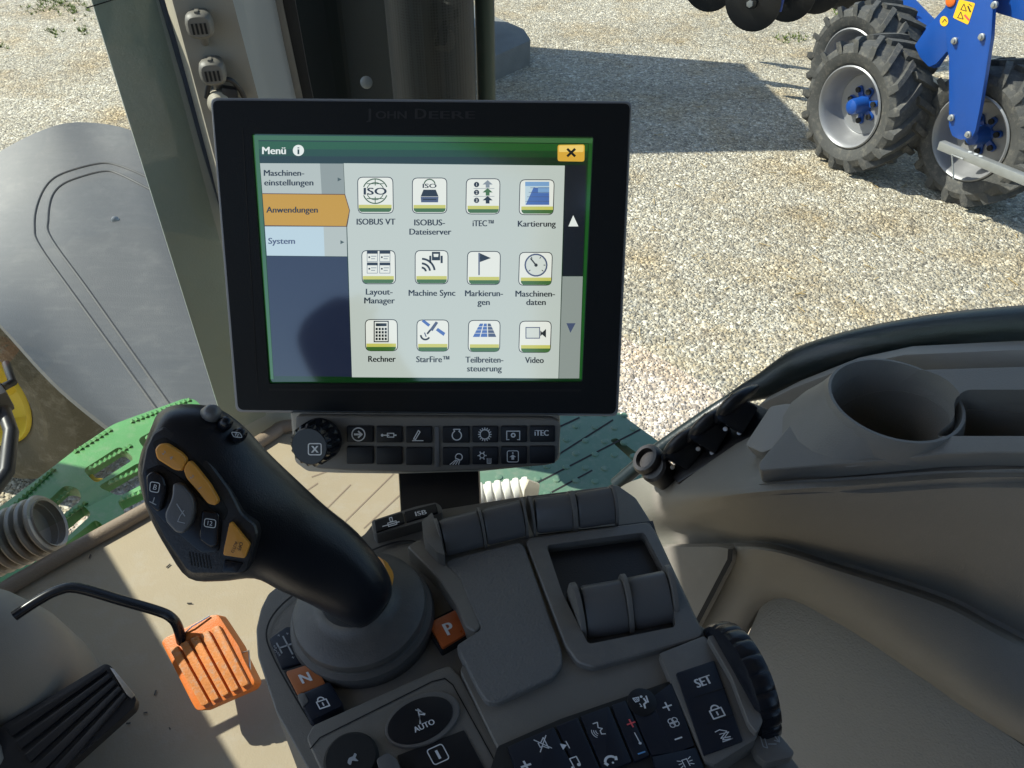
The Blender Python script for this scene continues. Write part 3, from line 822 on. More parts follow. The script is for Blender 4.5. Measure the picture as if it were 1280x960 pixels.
# ------------------------------------------------------------------ step plate on the right
SP = HZ(-1.50)
stp = thing('step_plate', 'dull green dimpled step plate outside, below the monitor', 'step', SP.hit(700, 565))
spl = slab('plate', [(560, 640), (560, 505), (640, 470), (775, 516), (830, 556), (770, 640)], SP, 0.05, M['green_teal'], stp, 0.004)
cut = bmesh.new(); prism_bm([SP.hit(p[0], p[1], 0.05) for p in rounded([(764, 533), (772, 530), (803, 552), (797, 562)], 3)], SP.n, 0.2, 0, bm=cut)
boolean_cut(spl, cut)
ink = Ink(SP, 0.0008)
for a, b in (((700, 533), (724, 522)), ((695, 570), (766, 525)), ((655, 612), (800, 537)), ((690, 615), (740, 588))): ink.line([a, b], 2.0, M['gap'])
ink.build('panel_gap', stp)
bm = bmesh.new()
for i in range(8):
    for j in range(7):
        p = SP.hit(612 + i * 24 + (j % 2) * 12, 512 + j * 17 + i * 1)
        lathe_bm(p, (0, 0, 1), [(0.011, -0.001), (0.008, 0.003), (0.004, 0.0035), (0, 0.0035)], 12, bm)
tm = bpy.data.meshes.new('tmp'); bm.to_mesh(tmp_ := tm); bm.free()
bm = bmesh.new(); bm.from_mesh(tm); bmesh.ops.recalc_face_normals(bm, faces=bm.faces); bmesh.ops.translate(bm, verts=bm.verts, vec=-WLOC[spl.name]); bm.from_mesh(spl.data); bm.to_mesh(spl.data); bm.free()

# ------------------------------------------------------------------ hoses
h0, h1 = at(-40, 697, 1.36), at(64, 652, 1.36)
hz = thing('corrugated_hose', 'grey corrugated hose at the left edge above green step', 'hose', h1)
prof = []
Lh = (h1 - h0).length
nr = 9
for k in range(nr):
    for (r, q) in ((0.040, 0.0), (0.050, 0.18), (0.0525, 0.42), (0.050, 0.66), (0.040, 0.84)):
        prof.append((r, (k + q) / nr * Lh))
prof += [(0.044, Lh), (0.040, Lh - 0.03), (0.0, Lh - 0.032)]
lathe('sleeve', h0, h1 - h0, prof, M['grey_hose'], hz, 36)
h0, h1 = at(585, 621, 0.80), at(664, 611, 0.80)
wh = thing('white_conduit', 'white corrugated conduit with cream end behind the grey paddles', 'conduit', h0)
prof = []; Lh = (h1 - h0).length; nr = 7
for k in range(nr):
    for (r, q) in ((0.0105, 0.0), (0.0125, 0.12), (0.013, 0.4), (0.0125, 0.68), (0.0105, 0.8)): prof.append((r, (k + q) / nr * Lh))
lathe('sleeve', h0, h1 - h0, prof, M['white_hose'], wh, 28)
tube('end_fitting', [at(660, 640, 0.80), at(664, 610, 0.79), at(667, 602, 0.79)], [0.009, 0.010, 0.008], M['cream'], wh, 4)
# ================================================================== cab shell
FP = Plane((0, 0, FLOOR_Z), (0, 0, 1))
fl = slab('floor', [(-300, 1000), (-60, 795), (20, 735), (190, 640), (300, 574), (340, 549), (352, 541), (366, 539), (420, 560), (520, 590), (640, 620), (800, 700), (900, 900), (700, 1300), (-100, 1600)], FP, 0.06, M['floor'], None, 0.004)
tag(fl, None, None, kind='structure')
# raised rim along the front edge of the mat
rimp = [FP.hit(x, y, 0.006) for x, y in ((-300, 985), (-60, 788), (20, 729), (190, 634), (300, 568), (340, 543), (352, 535), (372, 532))]
ed = tube('floor_rim', spline(rimp, 4), 0.014, M['floor_edge'], None, 8)
tag(ed, 'brown rim strip along the front edge of the beige floor', 'rim strip')
ink = Ink(FP, 0.0006)
for a, b in (((404, 640), (438, 606)), ((385, 612), (397, 604)), ((428, 655), (492, 592)), ((455, 660), (520, 600)), ((390, 596), (420, 585)), ((470, 668), (545, 600))):
    ink.line([a, b], 1.6, M['floor_edge'])
ob = ink.build('floor_groove', None); tag(ob, None, None, kind='structure')
rnd = random.Random(5); bm = bmesh.new()
for (x, y) in ((192, 862), (178, 884), (205, 908), (161, 908), (120, 700), (270, 640), (235, 760), (330, 690), (300, 655), (215, 700), (350, 610), (310, 720)):
    p = FP.hit(x + rnd.uniform(-8, 8), y + rnd.uniform(-8, 8), 0.002); a = rnd.random() * 6
    box_bm(p, (0.005 * rnd.uniform(.5, 1.6), 0.0015, 0.0015), (Vector((math.cos(a), math.sin(a), 0)), Vector((-math.sin(a), math.cos(a), 0)), Vector((0, 0, 1))), bm=bm)
tag(from_bm('floor_crumbs', bm, M['dark_ink'], None, 0), None, None, kind='stuff')

# right front pillar: outer sheet, seal and lining
def vplane(px, py, t, n): return Plane(at(px, py, t), n)
pil = thing('cab_pillar', 'slanted grey green outer pillar beside the windshield', 'pillar', FP.hit(300, 545))
PB = Plane(FP.hit(285, 542), Vector((0.35, -0.93, 0.0)))
slab('outer_sheet', [(92, -60), (205, -60), (218, 10), (262, 178), (300, 330), (372, 500), (368, 540), (340, 546), (290, 566), (273, 512), (200, 280), (150, 120), (113, 0)], PB, 0.05, M['pillar'], pil, 0.006)
sl = [PB.hit(x, y, 0.015) for x, y in ((196, -60), (211, 0), (240, 100), (262, 182), (285, 260))]
tube('seal', sl, 0.013, M['navy_seal'], pil, 10)
ink = Ink(PB, 0.001); ink.line([(108, 10), (150, -3)], 1.6, M['gap']); ink.build('sheet_joint', pil)

lin = thing('pillar_lining', 'taupe pillar lining with two capped sockets above the monitor', 'pillar lining', at(290, 160, 1.08))
rows = []
for (y, xs) in ((-70, (196, 203, 262, 272, 322)), (0, (214, 221, 286, 296, 341)), (60, (231, 237, 302, 311, 353)), (120, (247, 253, 318, 327, 366)), (200, (268, 274, 338, 346, 383)), (300, (292, 298, 360, 368, 405))):
    rows.append([at(x_, y, Y_ / (cp - (y - 480) / F * sp)) for x_, Y_ in zip(xs, (1.14, 1.11, 1.125, 1.165, 1.25))])
surf = from_bm('lining', loft_bm(rows), [M['lining'], M['lining_grey'], M['cream']], lin, 20)
for p in surf.data.polygons:
    k = p.index % 4
    p.material_index = 2 if k == 0 else (1 if k >= 2 else 0)  # cream on the left edge strip paints in the sunlight there
md = surf.modifiers.new('thickness', 'SOLIDIFY'); md.thickness = 0.008; md.offset = -1
slab('seal_strip', [(330, -60), (345, -60), (353, 0), (372, 90), (398, 210), (386, 210), (366, 120), (341, 0)], vplane(356, 60, 1.20, (0.25, -1, 0)), 0.02, M['console'], lin, 0.003)
sg = slab('rubber_seal', [(344, -60), (360, -60), (369, 0), (387, 100), (408, 200), (394, 210), (372, 100), (353, 0)], vplane(370, 60, 1.205, (0.25, -1, 0)), 0.03, M['gap'], lin, 0.003)
vt = lambda y, Y_: Y_ / (cp - (y - 480) / F * sp)
LP = plane3((221, 0, vt(0, 1.11)), (286, 0, vt(0, 1.125)), (253, 120, vt(120, 1.11)))
for (ox, oy, sc) in ((0, 0, 1.0), (16, 58, 0.94)):
    pl_ = slab('socket_plate', [(228 + ox, -10 + oy), (272 + ox, -12 + oy), (282 + ox, 32 + oy), (238 + ox, 33 + oy)], LP, 0.012, M['black'], lin, 0.001, lift=0.004)
    cx, cy = 251 + ox, 23 + oy
    C0 = LP.hit(cx, cy, 0.004); 
    dn = LP.n; upv = (Vector((0, 0, 1)) - dn * dn.z).normalized(); sd_ = dn.cross(upv).normalized()
    bm = bmesh.new()
    def capring(h, wx, wy, oyy=0.0):
        out = []
        for i in range(20):
            a = 2 * math.pi * i / 20
            ca, sa = math.cos(a), math.sin(a)
            rr = (abs(ca) ** 3.2 + abs(sa) ** 3.2) ** (-1 / 3.2)
            out.append(C0 + dn * h + sd_ * wx * ca * rr + upv * (wy * sa * rr + oyy))
        return out
    loft_bm([capring(0, .014, .013), capring(.018, .0145, .0135), capring(.022, .017, .016), capring(.036, .0165, .0155), capring(.040, .013, .012)], True, bm)
    bm.verts.ensure_lookup_table(); bm.faces.new(bm.verts[-20:])
    cap = from_bm('socket_cap', bm, M['console'], lin, 45)
    for k in (-1.5, -.5, .5, 1.5):
        box('slit', C0 + dn * 0.0402 + sd_ * k * .0052 - upv * .002, (.0026, .013, .002), M['gap'], cap, (sd_, upv, dn), 0)
    box('pull_tab', C0 + dn * .030 + upv * .0165, (.005, .003, .012), M['console'], cap, (sd_, upv, dn), .0005)
    tube('strap', [C0 + dn * .02 - upv * .015, C0 + dn * .012 - upv * .026, C0 + dn * .003 - upv * .030], [.007, .006, .004], M['console'], cap, 8)
pg = thing('cable_plug', 'black cable loop with white plug behind monitor corner', 'plug', LP.hit(275, 112, 0.02))
tube('cable', spline([LP.hit(258, 122, .02), LP.hit(262, 104, .025), LP.hit(272, 100, .03), LP.hit(288, 100, .03), LP.hit(300, 112, .025), LP.hit(306, 124, .02)], 5), 0.0035, M['black'], pg, 8)
lathe('plug_body', LP.hit(276, 124, 0.01), LP.n, [(.017, 0), (.017, .02), (.012, .026), (0, .027)], M['cream'], pg, 20)
slab('plug_shell', [(277, 110), (296, 112), (298, 130), (279, 130)], LP, .012, M['black'], pg, .002, lift=.032)

# glass
def pane(name, a, b, z0, z1, label):
    A, B = Vector(a), Vector(b); d = (B - A); n = Vector((-d.y, d.x, 0)).normalized() * 0.0025
    bm = bmesh.new()
    P8 = [A - n, B - n, B + n, A + n]
    lo = [bm.verts.new((p.x, p.y, z0)) for p in P8]; hi = [bm.verts.new((p.x, p.y, z1)) for p in P8]
    bm.faces.new(lo[::-1]); bm.faces.new(hi)
    for i in range(4): bm.faces.new((lo[i], lo[(i + 1) % 4], hi[(i + 1) % 4], hi[i]))
    return tag(from_bm(name, bm, M['glass'], None, 0), label, 'glass')
def tr(f, l, z=0): v = FWD * f + RGT * l; return Vector((v.x, v.y, z))
pane('windshield', tr(1.175, -0.75), tr(1.175, 0.44), FLOOR_Z + 0.03, CAM.z + 0.5, 'clear windshield pane ahead of the floor, left of the pillar')
pane('side_window', tr(1.10, 0.655), tr(-0.55, 0.655), CAM.z - 0.60, CAM.z + 0.5, 'clear right side window pane above the curved black seal')

# roof, rear wall and posts that shade the cab
UP = Vector((0, 0, 1)); TA = (RGT, FWD, UP)
roof = thing('cab_roof', 'pale roof over the cab, above the picture', 'roof', tr(0, 0, CAM.z + 0.55))
ROOF_F = 1.21
box('roof_panel', tr((ROOF_F - 1.1) / 2, 0.0, CAM.z + 0.61), (1.66, ROOF_F + 1.1, 0.10), M['roof'], roof, TA, 0.02)
rear = thing('rear_cab_wall', 'grey rear cab wall with window posts behind the camera', 'wall', tr(-0.9, 0, FLOOR_Z))
for sx in (-.78, .78): box('quarter_panel', tr(-0.62, sx, FLOOR_Z + 0.42), (0.05, 0.6, 0.84), M['trim'], rear, TA, 0.01)
box('lower_wall', tr(-0.95, 0, FLOOR_Z + 0.42), (1.5, 0.06, 0.84), M['trim'], rear, TA, 0.01)
box('post', tr(-0.92, 0.72, CAM.z - 0.1), (0.10, 0.12, 1.3), M['trim'], rear, TA, 0.01)
box('post', tr(-0.92, -0.72, CAM.z - 0.1), (0.10, 0.12, 1.3), M['trim'], rear, TA, 0.01)
seat = thing('driver_seat', 'dark cloth driver seat behind the camera', 'seat', tr(-0.35, -0.15, FLOOR_Z))
box('cushion', tr(-0.25, -0.22, FLOOR_Z + 0.42), (0.5, 0.48, 0.14), M['seat'], seat, TA, 0.04)
box('backrest', tr(-0.42, -0.02, FLOOR_Z + 0.74), (0.56, 0.14, 0.92), M['seat'], seat, TA, 0.04)
box('head_rest', tr(-0.42, -0.02, FLOOR_Z + 1.30), (0.30, 0.10, 0.20), M['seat'], seat, TA, 0.04)
box('pedestal', tr(-0.25, -0.22, FLOOR_Z + 0.18), (0.36, 0.36, 0.36), M['black'], seat, TA, 0.02)
# dash pod with the steering column, left of the picture: its edge shades the floor
dp = thing('steering_dash', 'dark steering dash standing left of the pedals', 'dash', (-1.5, 0.6, FLOOR_Z))
e0, e1 = Vector((-1.37, 1.04, 0)), Vector((-1.04, 0.66, 0))
ev = (e1 - e0).normalized(); en = Vector((-ev.y, ev.x, 0)); en = en if en.x < 0 else -en
dz = CAM.z - 0.33
bm = bmesh.new()
A = e0 - ev * 0.5; B = e1 + ev * 0.55
prism_bm([Vector((p.x, p.y, dz)) for p in (A, B, B + en * 1.2, A + en * 1.2)], UP, 0.75, 0.01, bm=bm)
from_bm('dash_body', bm, M['trim'], dp)

# column boot, pedal levers
bt = thing('column_boot', 'grey brown rubber boot at the foot of the steering column', 'boot', FP.hit(20, 860))
bc = at(-12, 832, 1.06)
secs = []
for (z, r, ox, oy) in ((-.15, .115, 0, 0), (-.06, .112, 0, 0), (0.02, .098, 0.0, .0), (.07, .078, -.012, .006), (.10, .05, -.025, .012), (.108, .02, -.03, .015)):
    secs.append([bc + Vector((ox + r * math.cos(a) * 1.0, oy + r * math.sin(a) * .86, z)) for a in [2 * math.pi * i / 28 for i in range(28)]])
bm = loft_bm(secs, True); bm.verts.ensure_lookup_table(); bm.faces.new(bm.verts[-28:])
from_bm('sleeve', bm, M['trim'], bt, 60)
tube('fold', spline([bc + Vector((.06, -.12, -.02)), bc + Vector((.0, -.05, .09)), bc + Vector((-.04, .0, .10))], 4), [.012] * 9, M['trim'], bt, 8)

brk = thing('brake_pedal', 'worn orange ribbed pedal on a bent black arm', 'pedal', FP.hit(260, 850))
AV = [(18, 770, 1.0), (45, 752, 1.01), (72, 738, 1.02), (97, 735, 1.03), (150, 750, 1.05), (198, 764, 1.07), (214, 772, 1.075), (222, 783, 1.085), (227, 802, 1.10)]
tube('arm', [Vector(p) for p in spline([at(*a) for a in AV], 4)], 0.0068, M['gloss_black'], brk, 12)
ink = None
PP = plane3((203, 803, 1.10), (268, 768, 1.105), (250, 889, 1.06))
slab('pad', [(201, 803), (206, 797), (262, 769), (272, 768), (276, 773), (299, 808), (304, 822), (319, 852), (314, 861), (253, 888), (245, 888), (240, 880)], PP, 0.022, M['pedal_orange'], brk, 0.0025, r=4)
def lerp(a, b, t): return (a[0] + (b[0] - a[0]) * t, a[1] + (b[1] - a[1]) * t)
T0, T1, B0, B1 = (208, 810), (273, 778), (250, 884), (312, 854)
for i in range(5):
    u0, u1 = i / 5 + 0.025, (i + 1) / 5 - 0.02
    a, b, c, d = lerp(T0, T1, u0), lerp(T0, T1, u1), lerp(B0, B1, u1), lerp(B0, B1, u0)
    a = lerp(a, d, .03 ); b = lerp(b, c, .03)
    slab('rib', [a, b, c, d], PP, 0.006, M['pedal_rib'], brk, 0.0018, lift=0.006, r=3)
tube('spring_clip', [PP.hit(300, 817, -.004), PP.hit(311, 813, -.004), PP.hit(313, 840, -.006), PP.hit(309, 846, -.01)], 0.0012, M['steel'], brk, 6)
tube('spring_clip', [PP.hit(222, 800, -.002), PP.hit(240, 783, .004), PP.hit(262, 770, .002)], 0.0010, M['steel'], brk, 6)

acc = thing('accelerator_pedal', 'black ribbed pedal plate at the lower left corner', 'pedal', FP.hit(60, 920))
AP = plane3((132, 830, 1.06), (168, 875, 1.04), (5, 905, 1.0))
slab('pad', [(131, 829), (138, 831), (171, 873), (168, 884), (76, 966), (30, 990), (-30, 940), (4, 905)], AP, 0.02, M['black'], acc, 0.002, r=4)
for i in range(5):
    u0, u1 = i / 5 + .03, (i + 1) / 5 - .05
    a, b = lerp((129, 832), (160, 872), u0), lerp((129, 832), (160, 872), u1)
    c, d = lerp((6, 908), (62, 990), u1), lerp((6, 908), (62, 990), u0)
    slab('rib', [a, b, c, d], AP, 0.006, M['black'], acc, 0.002, lift=0.005, r=2)
slab('end_bracket', [(137, 834), (142, 836), (168, 868), (164, 873), (158, 868)], AP, 0.004, M['steel'], acc, 0.0008, lift=0.004)
slab('hinge_arm', [(-30, 850), (20, 860), (44, 890), (0, 925), (-40, 930)], AP, 0.03, M['console'], acc, 0.006, lift=-0.01, r=8)

# ================================================================== right side trim
side = thing('side_console', 'taupe right side trim with cup holder, bin and pale pad', 'side trim', tr(0.3, 0.5, FLOOR_Z))
rows = [[(750, 640, .87), (772, 612, .86), (800, 598, .84), (850, 588, .80), (940, 545, .74), (1010, 512, .70), (1100, 480, .68), (1200, 468, .665), (1320, 460, .65)],
        [(752, 652, .87), (776, 635, .86), (806, 626, .83), (852, 618, .755), (945, 605, .640), (1080, 594, .612), (1180, 584, .594), (1240, 582, .579), (1320, 582, .564)],
        [(756, 668, .87), (780, 652, .86), (812, 646, .83), (858, 640, .76), (950, 622, .640), (1080, 611, .606), (1180, 606, .588), (1240, 606, .573), (1320, 606, .558)],
        [(765, 690, .875), (795, 678, .865), (830, 668, .835), (872, 660, .785), (955, 650, .675), (1080, 655, .642), (1180, 675, .638), (1240, 690, .63), (1320, 705, .622)],
        [(775, 705, .875), (800, 690, .86), (834, 683, .835), (880, 679, .79), (962, 677, .72), (1060, 704, .70), (1180, 742, .685), (1240, 772, .675), (1320, 812, .675)],
        [(785, 725, .87), (812, 708, .85), (845, 697, .825), (890, 690, .78), (958, 688, .71), (1055, 716, .685), (1175, 756, .665), (1240, 790, .655), (1320, 832, .65)],
        [(800, 770, .865), (830, 760, .845), (860, 750, .825), (905, 730, .78), (955, 712, .73), (1050, 745, .695), (1165, 806, .665), (1230, 850, .65), (1320, 900, .64)],
        [(830, 830, .855), (850, 830, .845), (872, 820, .83), (912, 780, .79), (962, 740, .755), (1045, 768, .715), (1155, 835, .68), (1225, 885, .663), (1320, 945, .65)],
        [(850, 900, .855), (870, 900, .855), (890, 880, .85), (920, 820, .82), (968, 750, .785), (1042, 776, .74), (1150, 846, .705), (1220, 895, .69), (1320, 960, .67)]]
panel = surface('panel', [[at(*p) for p in r] for r in rows], M['trim'], side, 0.0, 5, 50)
md = panel.modifiers.new('thickness', 'SOLIDIFY'); md.thickness = 0.008; md.offset = -1
# pale pad in the recess
PD = plane3((985, 745, .77), (1290, 930, .665), (920, 900, .815))
slab('pad', [(944, 772), (950, 758), (972, 744), (990, 745), (1040, 772), (1150, 842), (1220, 890), (1330, 968), (1330, 1060), (900, 1060), (912, 870), (928, 810)], PD, 0.02, M['pad'], side, 0.004, lift=0.0, r=4)
# lidded flap beside the console
FL = plane3((830, 700, .820), (905, 690, .752), (850, 790, .815))
slab('flap', [(800, 684), (896, 683), (913, 686), (914, 696), (866, 790), (846, 826), (812, 740)], FL, 0.012, M['trim'], side, 0.002, lift=0.004, r=5)
ink = Ink(FL, 0.0044)
ink.line([(913, 688), (912, 700), (866, 788), (850, 818)], 6, M['gap']); ink.build('flap_gap', side)
# tray with cup holder and bin
TR = Plane(at(1110, 556, .607), (-.35, 0, 1))
tray = slab('tray', [(950, 588), (947, 580), (986, 532), (1000, 510), (1030, 486), (1058, 470), (1130, 462), (1330, 456), (1330, 566), (1240, 565), (1180, 567), (1080, 577)], TR, 0.0145, M['trim'], side, 0.006, lift=0.003, r=5, seg=3)
ink = Ink(TR, -0.018)
CU = at(1116, 506, .627)
def cup_cut(): return lathe_bm(CU, UP, [(.0405, -.078), (.047, .03)], 40)
def bin_cut(): return prism_bm([TR.hit(p[0], p[1], 0.003) + TR.n * .01 for p in rounded([(1168, 545), (1194, 524), (1192, 500), (1206, 487), (1345, 487), (1345, 545)], 10)], TR.n, 0.12, 0)
boolean_cut(tray, cup_cut()); boolean_cut(tray, bin_cut())
# (the panel sheet below the tray is opened the same way so that both hollows are real)
md = panel.modifiers[0]
dg = bpy.context.evaluated_depsgraph_get(); dg.update()
nm = bpy.data.meshes.new_from_object(panel.evaluated_get(dg), depsgraph=dg); panel.modifiers.clear(); panel.data = nm
boolean_cut(panel, cup_cut()); boolean_cut(panel, bin_cut())
def cupmod(k, r, h): return 1.0
lathe('cup_holder', CU, UP, [(.0545, -.012), (.0530, -.004), (.0515, .003), (.0500, .0068), (.0478, .0070), (.0455, .0), (.041, -.070), (0, -.070)], M['trim'], side, 56, smooth=60, cap=False)
bn_ = rounded([(1168, 545), (1194, 524), (1192, 500), (1206, 487), (1345, 487), (1345, 545)], 10)
bt0 = [TR.hit(p[0], p[1], .002) for p in bn_]; cc_ = sum(bt0, Vector()) / len(bt0)
bm = loft_bm([[p + (cc_ - p) * .002 for p in bt0], [p + (cc_ - p) * .01 - TR.n * .06 for p in bt0], [p + (cc_ - p) * .06 - TR.n * .066 for p in bt0]], True)
bm.verts.ensure_lookup_table(); bm.faces.new(bm.verts[-len(bt0):])
from_bm('bin_liner', bm, M['trim'], side, 40)
# fairing on the far left of the cup
fa = []
for k in range(10):
    ad = 125 + k * 13; a = R(ad)
    rim_p = CU + Vector((math.cos(a) * .0508, math.sin(a) * .0508, .0040))
    out_ = Vector((math.cos(a), math.sin(a), 0)); w_ = max(0, math.cos(R((ad - 180) * 1.35)))
    foot = rim_p + out_ * (.0015 + .026 * w_); foot.z = (TR.o.z + .35 * (foot.x - TR.o.x)) - .001
    mid = rim_p.lerp(foot, .5) - out_ * .003 * w_
    fa.append([rim_p, mid, foot])
from_bm('cup_fairing', loft_bm([[p for p in q] for q in fa]), M['trim'], side, 60)
# window ledge between tray and seal
LG = plane3((960, 520, .82), (1060, 470, .74), (1290, 450, .625))
slab('window_ledge', [(925, 535), (950, 505), (990, 485), (1062, 457), (1130, 443), (1330, 434), (1330, 520), (1150, 530), (1000, 540)], LG, 0.02, M['trim_grey'], side, 0.003, lift=-0.006)
# rounded bracket that carries the sockets
BR = plane3((960, 530, .70), (1000, 510, .685), (965, 560, .675))
slab('socket_bracket', [(930, 556), (962, 507), (985, 503), (1000, 506), (1008, 512), (985, 535), (966, 560), (952, 566)], BR, 0.03, M['trim_grey'], side, 0.005, lift=0.012, r=5)

# capped socket row
row = thing('socket_row', 'row of black capped power sockets on window side of the trim', 'socket row', at(880, 550, .79))
BS = plane3((850, 590, .80), (950, 520, .775), (850, 560, .83))
slab('base_strip', [(846, 604), (836, 590), (858, 556), (925, 496), (962, 512), (958, 528), (930, 552)], BS, 0.012, M['black'], row, 0.002, lift=0.010, r=3)
dirv = (at(935, 500, .79) - at(850, 560, .82)).normalized()
for (cx, cy, t) in ((924, 512, .765), (890, 537, .78), (858, 560, .795)):
    o_ = at(cx, cy, t)
    fw_ = -ray(cx, cy).normalized()
    upx = (at(cx + 6, cy - 10, t) - o_).normalized(); sx_ = (at(cx + 10, cy + 6, t) - o_).normalized()
    bd_ = box('socket_body', o_ + fw_ * .008 - upx * .004, (.030, .030, .024), M['gloss_black'], row, (sx_, upx, fw_), .004)
    def cpt(dx, dy): return at(cx + dx, cy + dy, t)
    cpts = spline([at(cx + dx, cy + dy, t) + fw_ * hh for (dx, dy, hh) in ((-27, 14, .004), (-18, 2, .012), (-6, -9, .016), (8, -19, .014), (21, -27, .006))], 4)
    crad = [.0035 + .0085 * math.sin(math.pi * min(1, (k_ + 1.5) / (len(cpts) + 1))) for k_ in range(len(cpts))]
    sf = tube('cap', cpts, crad, M['rubber'], bd_, 16, .62)
    for q_ in (-1, 0, 1):
        tube('cap_rib', [p + fw_ * (r_2 * .55) + (upx * .35 + sx_ * .2) * q_ * .008 for p, r_2 in zip(cpts[3:-3], crad[3:-3])], .0012, M['rubber'], bd_, 6)
    for (dx, dy) in ((0, 30), (-19, 25)):
        lathe('screw', at(cx + dx * .9, cy + dy * .95, t) + fw_ * .012, fw_, [(.0022, 0), (.0022, .002), (0, .0024)], M['steel'], bd_, 10)
lathe('round_cap', at(813, 577, .80), (at(800, 570, .78) - at(826, 588, .80)), [(.015, -.012), (.016, .0), (.016, .007), (.014, .010), (.0105, .010), (.010, .004), (0, .004)], M['black'], row, 32)
lathe('round_cap', at(824, 590, .795), (at(800, 570, .78) - at(826, 588, .80)), [(.014, -.012), (.0145, .0), (.0145, .009), (.012, .011), (0, .011)], M['black'], row, 32)
lathe('screw', at(941, 484, .765), -ray(941, 484), [(.0026, 0), (.0026, .003), (.0014, .003), (.0012, .001), (0, .001)], M['steel'], row, 14)

rl = thing('window_seal', 'thick curved black rubber seal along bottom of side window', 'seal', at(1100, 430, .75))
pts = [(770, 606, .93), (812, 571, .91), (870, 530, .885), (925, 495, .865), (958, 481, .85), (995, 462, .83), (1040, 446, .80), (1100, 432, .765), (1180, 420, .72), (1260, 414, .675), (1340, 411, .635)]
sp_ = spline([at(*p) for p in pts], 5)
rr = [0.0085 + 0.0125 * min(1, max(0, (i - 14) / 12)) for i in range(len(sp_))]
tube('seal_tube', sp_, rr, M['rail'], rl, 20)
rf = thing('rear_fender', 'dark grey rear fender edge beyond the side window seal', 'fender', at(1240, 400, 1.2))
rfp = plane3((1180, 405, 1.25), (1290, 380, 1.15), (1290, 440, 1.05))
slab('edge', [(1165, 412), (1185, 402), (1230, 390), (1330, 374), (1330, 450), (1180, 440)], rfp, 0.03, M['fender'], rf, 0.006, r=4)
# ================================================================== display on its post
MN = Vector((-0.0097, -0.904, 0.427)).normalized()
MP = Plane(at(530, 320, 0.52), MN)
mon = thing('touchscreen_monitor', 'large black touchscreen monitor showing a German menu of app tiles', 'monitor', MP.hit(530, 520))
OUT = [(262, 122), (791, 126), (773, 521), (294, 516)]
def inset(q, l, t, r, b): return [(q[0][0] + l, q[0][1] + t), (q[1][0] - r, q[1][1] + t), (q[2][0] - r, q[2][1] - b), (q[3][0] + l, q[3][1] - b)]
def bow(q, n=10, k=(2.5, 0, 0, 0)):            # slightly arched top edge
    return q
slab('housing', rounded(OUT, 9, 6), MP, 0.034, M['silver_rim'], mon, 0.002, lift=-0.0045, seg=3)
ob_ = bmesh.new()
fo = rounded(inset(OUT, 3.5, 3.5, 3.5, 3.5), 8, 6)
fi = rounded([(314, 167), (742, 171), (728, 478), (336, 480)], 3, 6)
ring_bm([MP.hit(*p, 0.0006) for p in fo], [MP.hit(*p, 0.0006) for p in fi], MN, 0.0055, ob_)
from_bm('bezel', ob_, M['bezel'], mon, 30)
ink = Ink(MP, 0.0008)
ink.line([(303, 160), (322, 488), (322, 492)], 1.2, M['gap']); ink.line([(337, 487), (726, 488)], 3.0, M['gap'])
ink.build('bezel_step', mon)
ink = Ink(MP, 0.0009); 
ink.text('J', 461, 142, 13, M['emboss'], bold=0.05, wide=1.15)
ink.text('OHN', 489, 143.5, 9.5, M['emboss'], bold=0.05, maxw=38)
ink.text('D', 526, 142, 13, M['emboss'], bold=0.05, wide=1.15)
ink.text('EERE', 565, 143.5, 9.5, M['emboss'], bold=0.05, maxw=57)
ink.build('embossed_lettering', mon)
SC = MP.lifted(-0.0022)
G = {k: glow('screen_' + k, v) for k, v in dict(frame=(52, 100, 56), frame_dark=(10, 45, 16), title=(16, 62, 24), title2=(24, 82, 28), title_dark=(16, 42, 20), light=(188, 198, 190), white=(206, 214, 206),
     menu_grey=(176, 186, 180), menu_grey2=(140, 150, 144), amber=(192, 146, 0), amber_edge=(96, 60, 20), pale=(184, 206, 214), blank=(30, 38, 58), scroll=(20, 26, 34), tile=(226, 230, 220), ink=(18, 24, 22),
     stripe=(196, 196, 96), grass=(62, 104, 44), button=(214, 168, 60), button_hi=(236, 204, 110), blue=(70, 106, 170), skyblue=(120, 160, 200), grey=(130, 140, 146), dkgreen=(50, 84, 36), slate=(70, 82, 110),
     bright=(226, 232, 226), edge=(70, 84, 76)).items()}
scr = slab('screen', [(313, 166), (743, 170), (729, 479), (335, 481)], SC, 0.002, G['frame_dark'], mon, 0)
def scr_ink(): return Ink(SC, 0.0002)
i1 = scr_ink()
i1.face([(316, 169), (741, 173), (740.5, 179), (316.5, 175)], G['frame']); i1.face([(316.5, 175), (323, 175), (342, 474), (338, 474)], G['frame'])
i1.face([(736, 179), (740.5, 179), (727, 474), (724, 474)], G['title2'])
i1.face([(323, 176.5), (735, 180), (734.5, 189), (323.6, 186)], G['title2'], 1); i1.face([(323.6, 186), (734.5, 189), (734, 197), (324, 195)], G['title'], 1); i1.face([(324, 195), (734, 197), (733.5, 205), (324.5, 203)], G['title_dark'], 1)
i1.text('Menü', 328, 188, 9.2, G['bright'], 3, align='l', bold=0.045, maxw=29)
i1.disc(373, 188, 7, G['bright'], 3); i1.text('i', 373, 188, 9.5, G['title_dark'], 5, bold=0.06)
i1.build('title_bar', scr)
i2 = scr_ink()
i2.face(rounded([(697, 181), (731, 180.5), (730.5, 202), (697, 201.5)], 3), G['button'], 4); i2.face(rounded([(698.5, 182), (729.5, 181.5), (729.4, 190), (698.5, 190)], 2), G['button_hi'], 5)
i2.line([(709.5, 186.5), (718.5, 195)], 3, G['ink'], lev=6); i2.line([(709.5, 195), (718.5, 186.5)], 3, G['ink'], lev=7)
i2.build('close_button', scr)
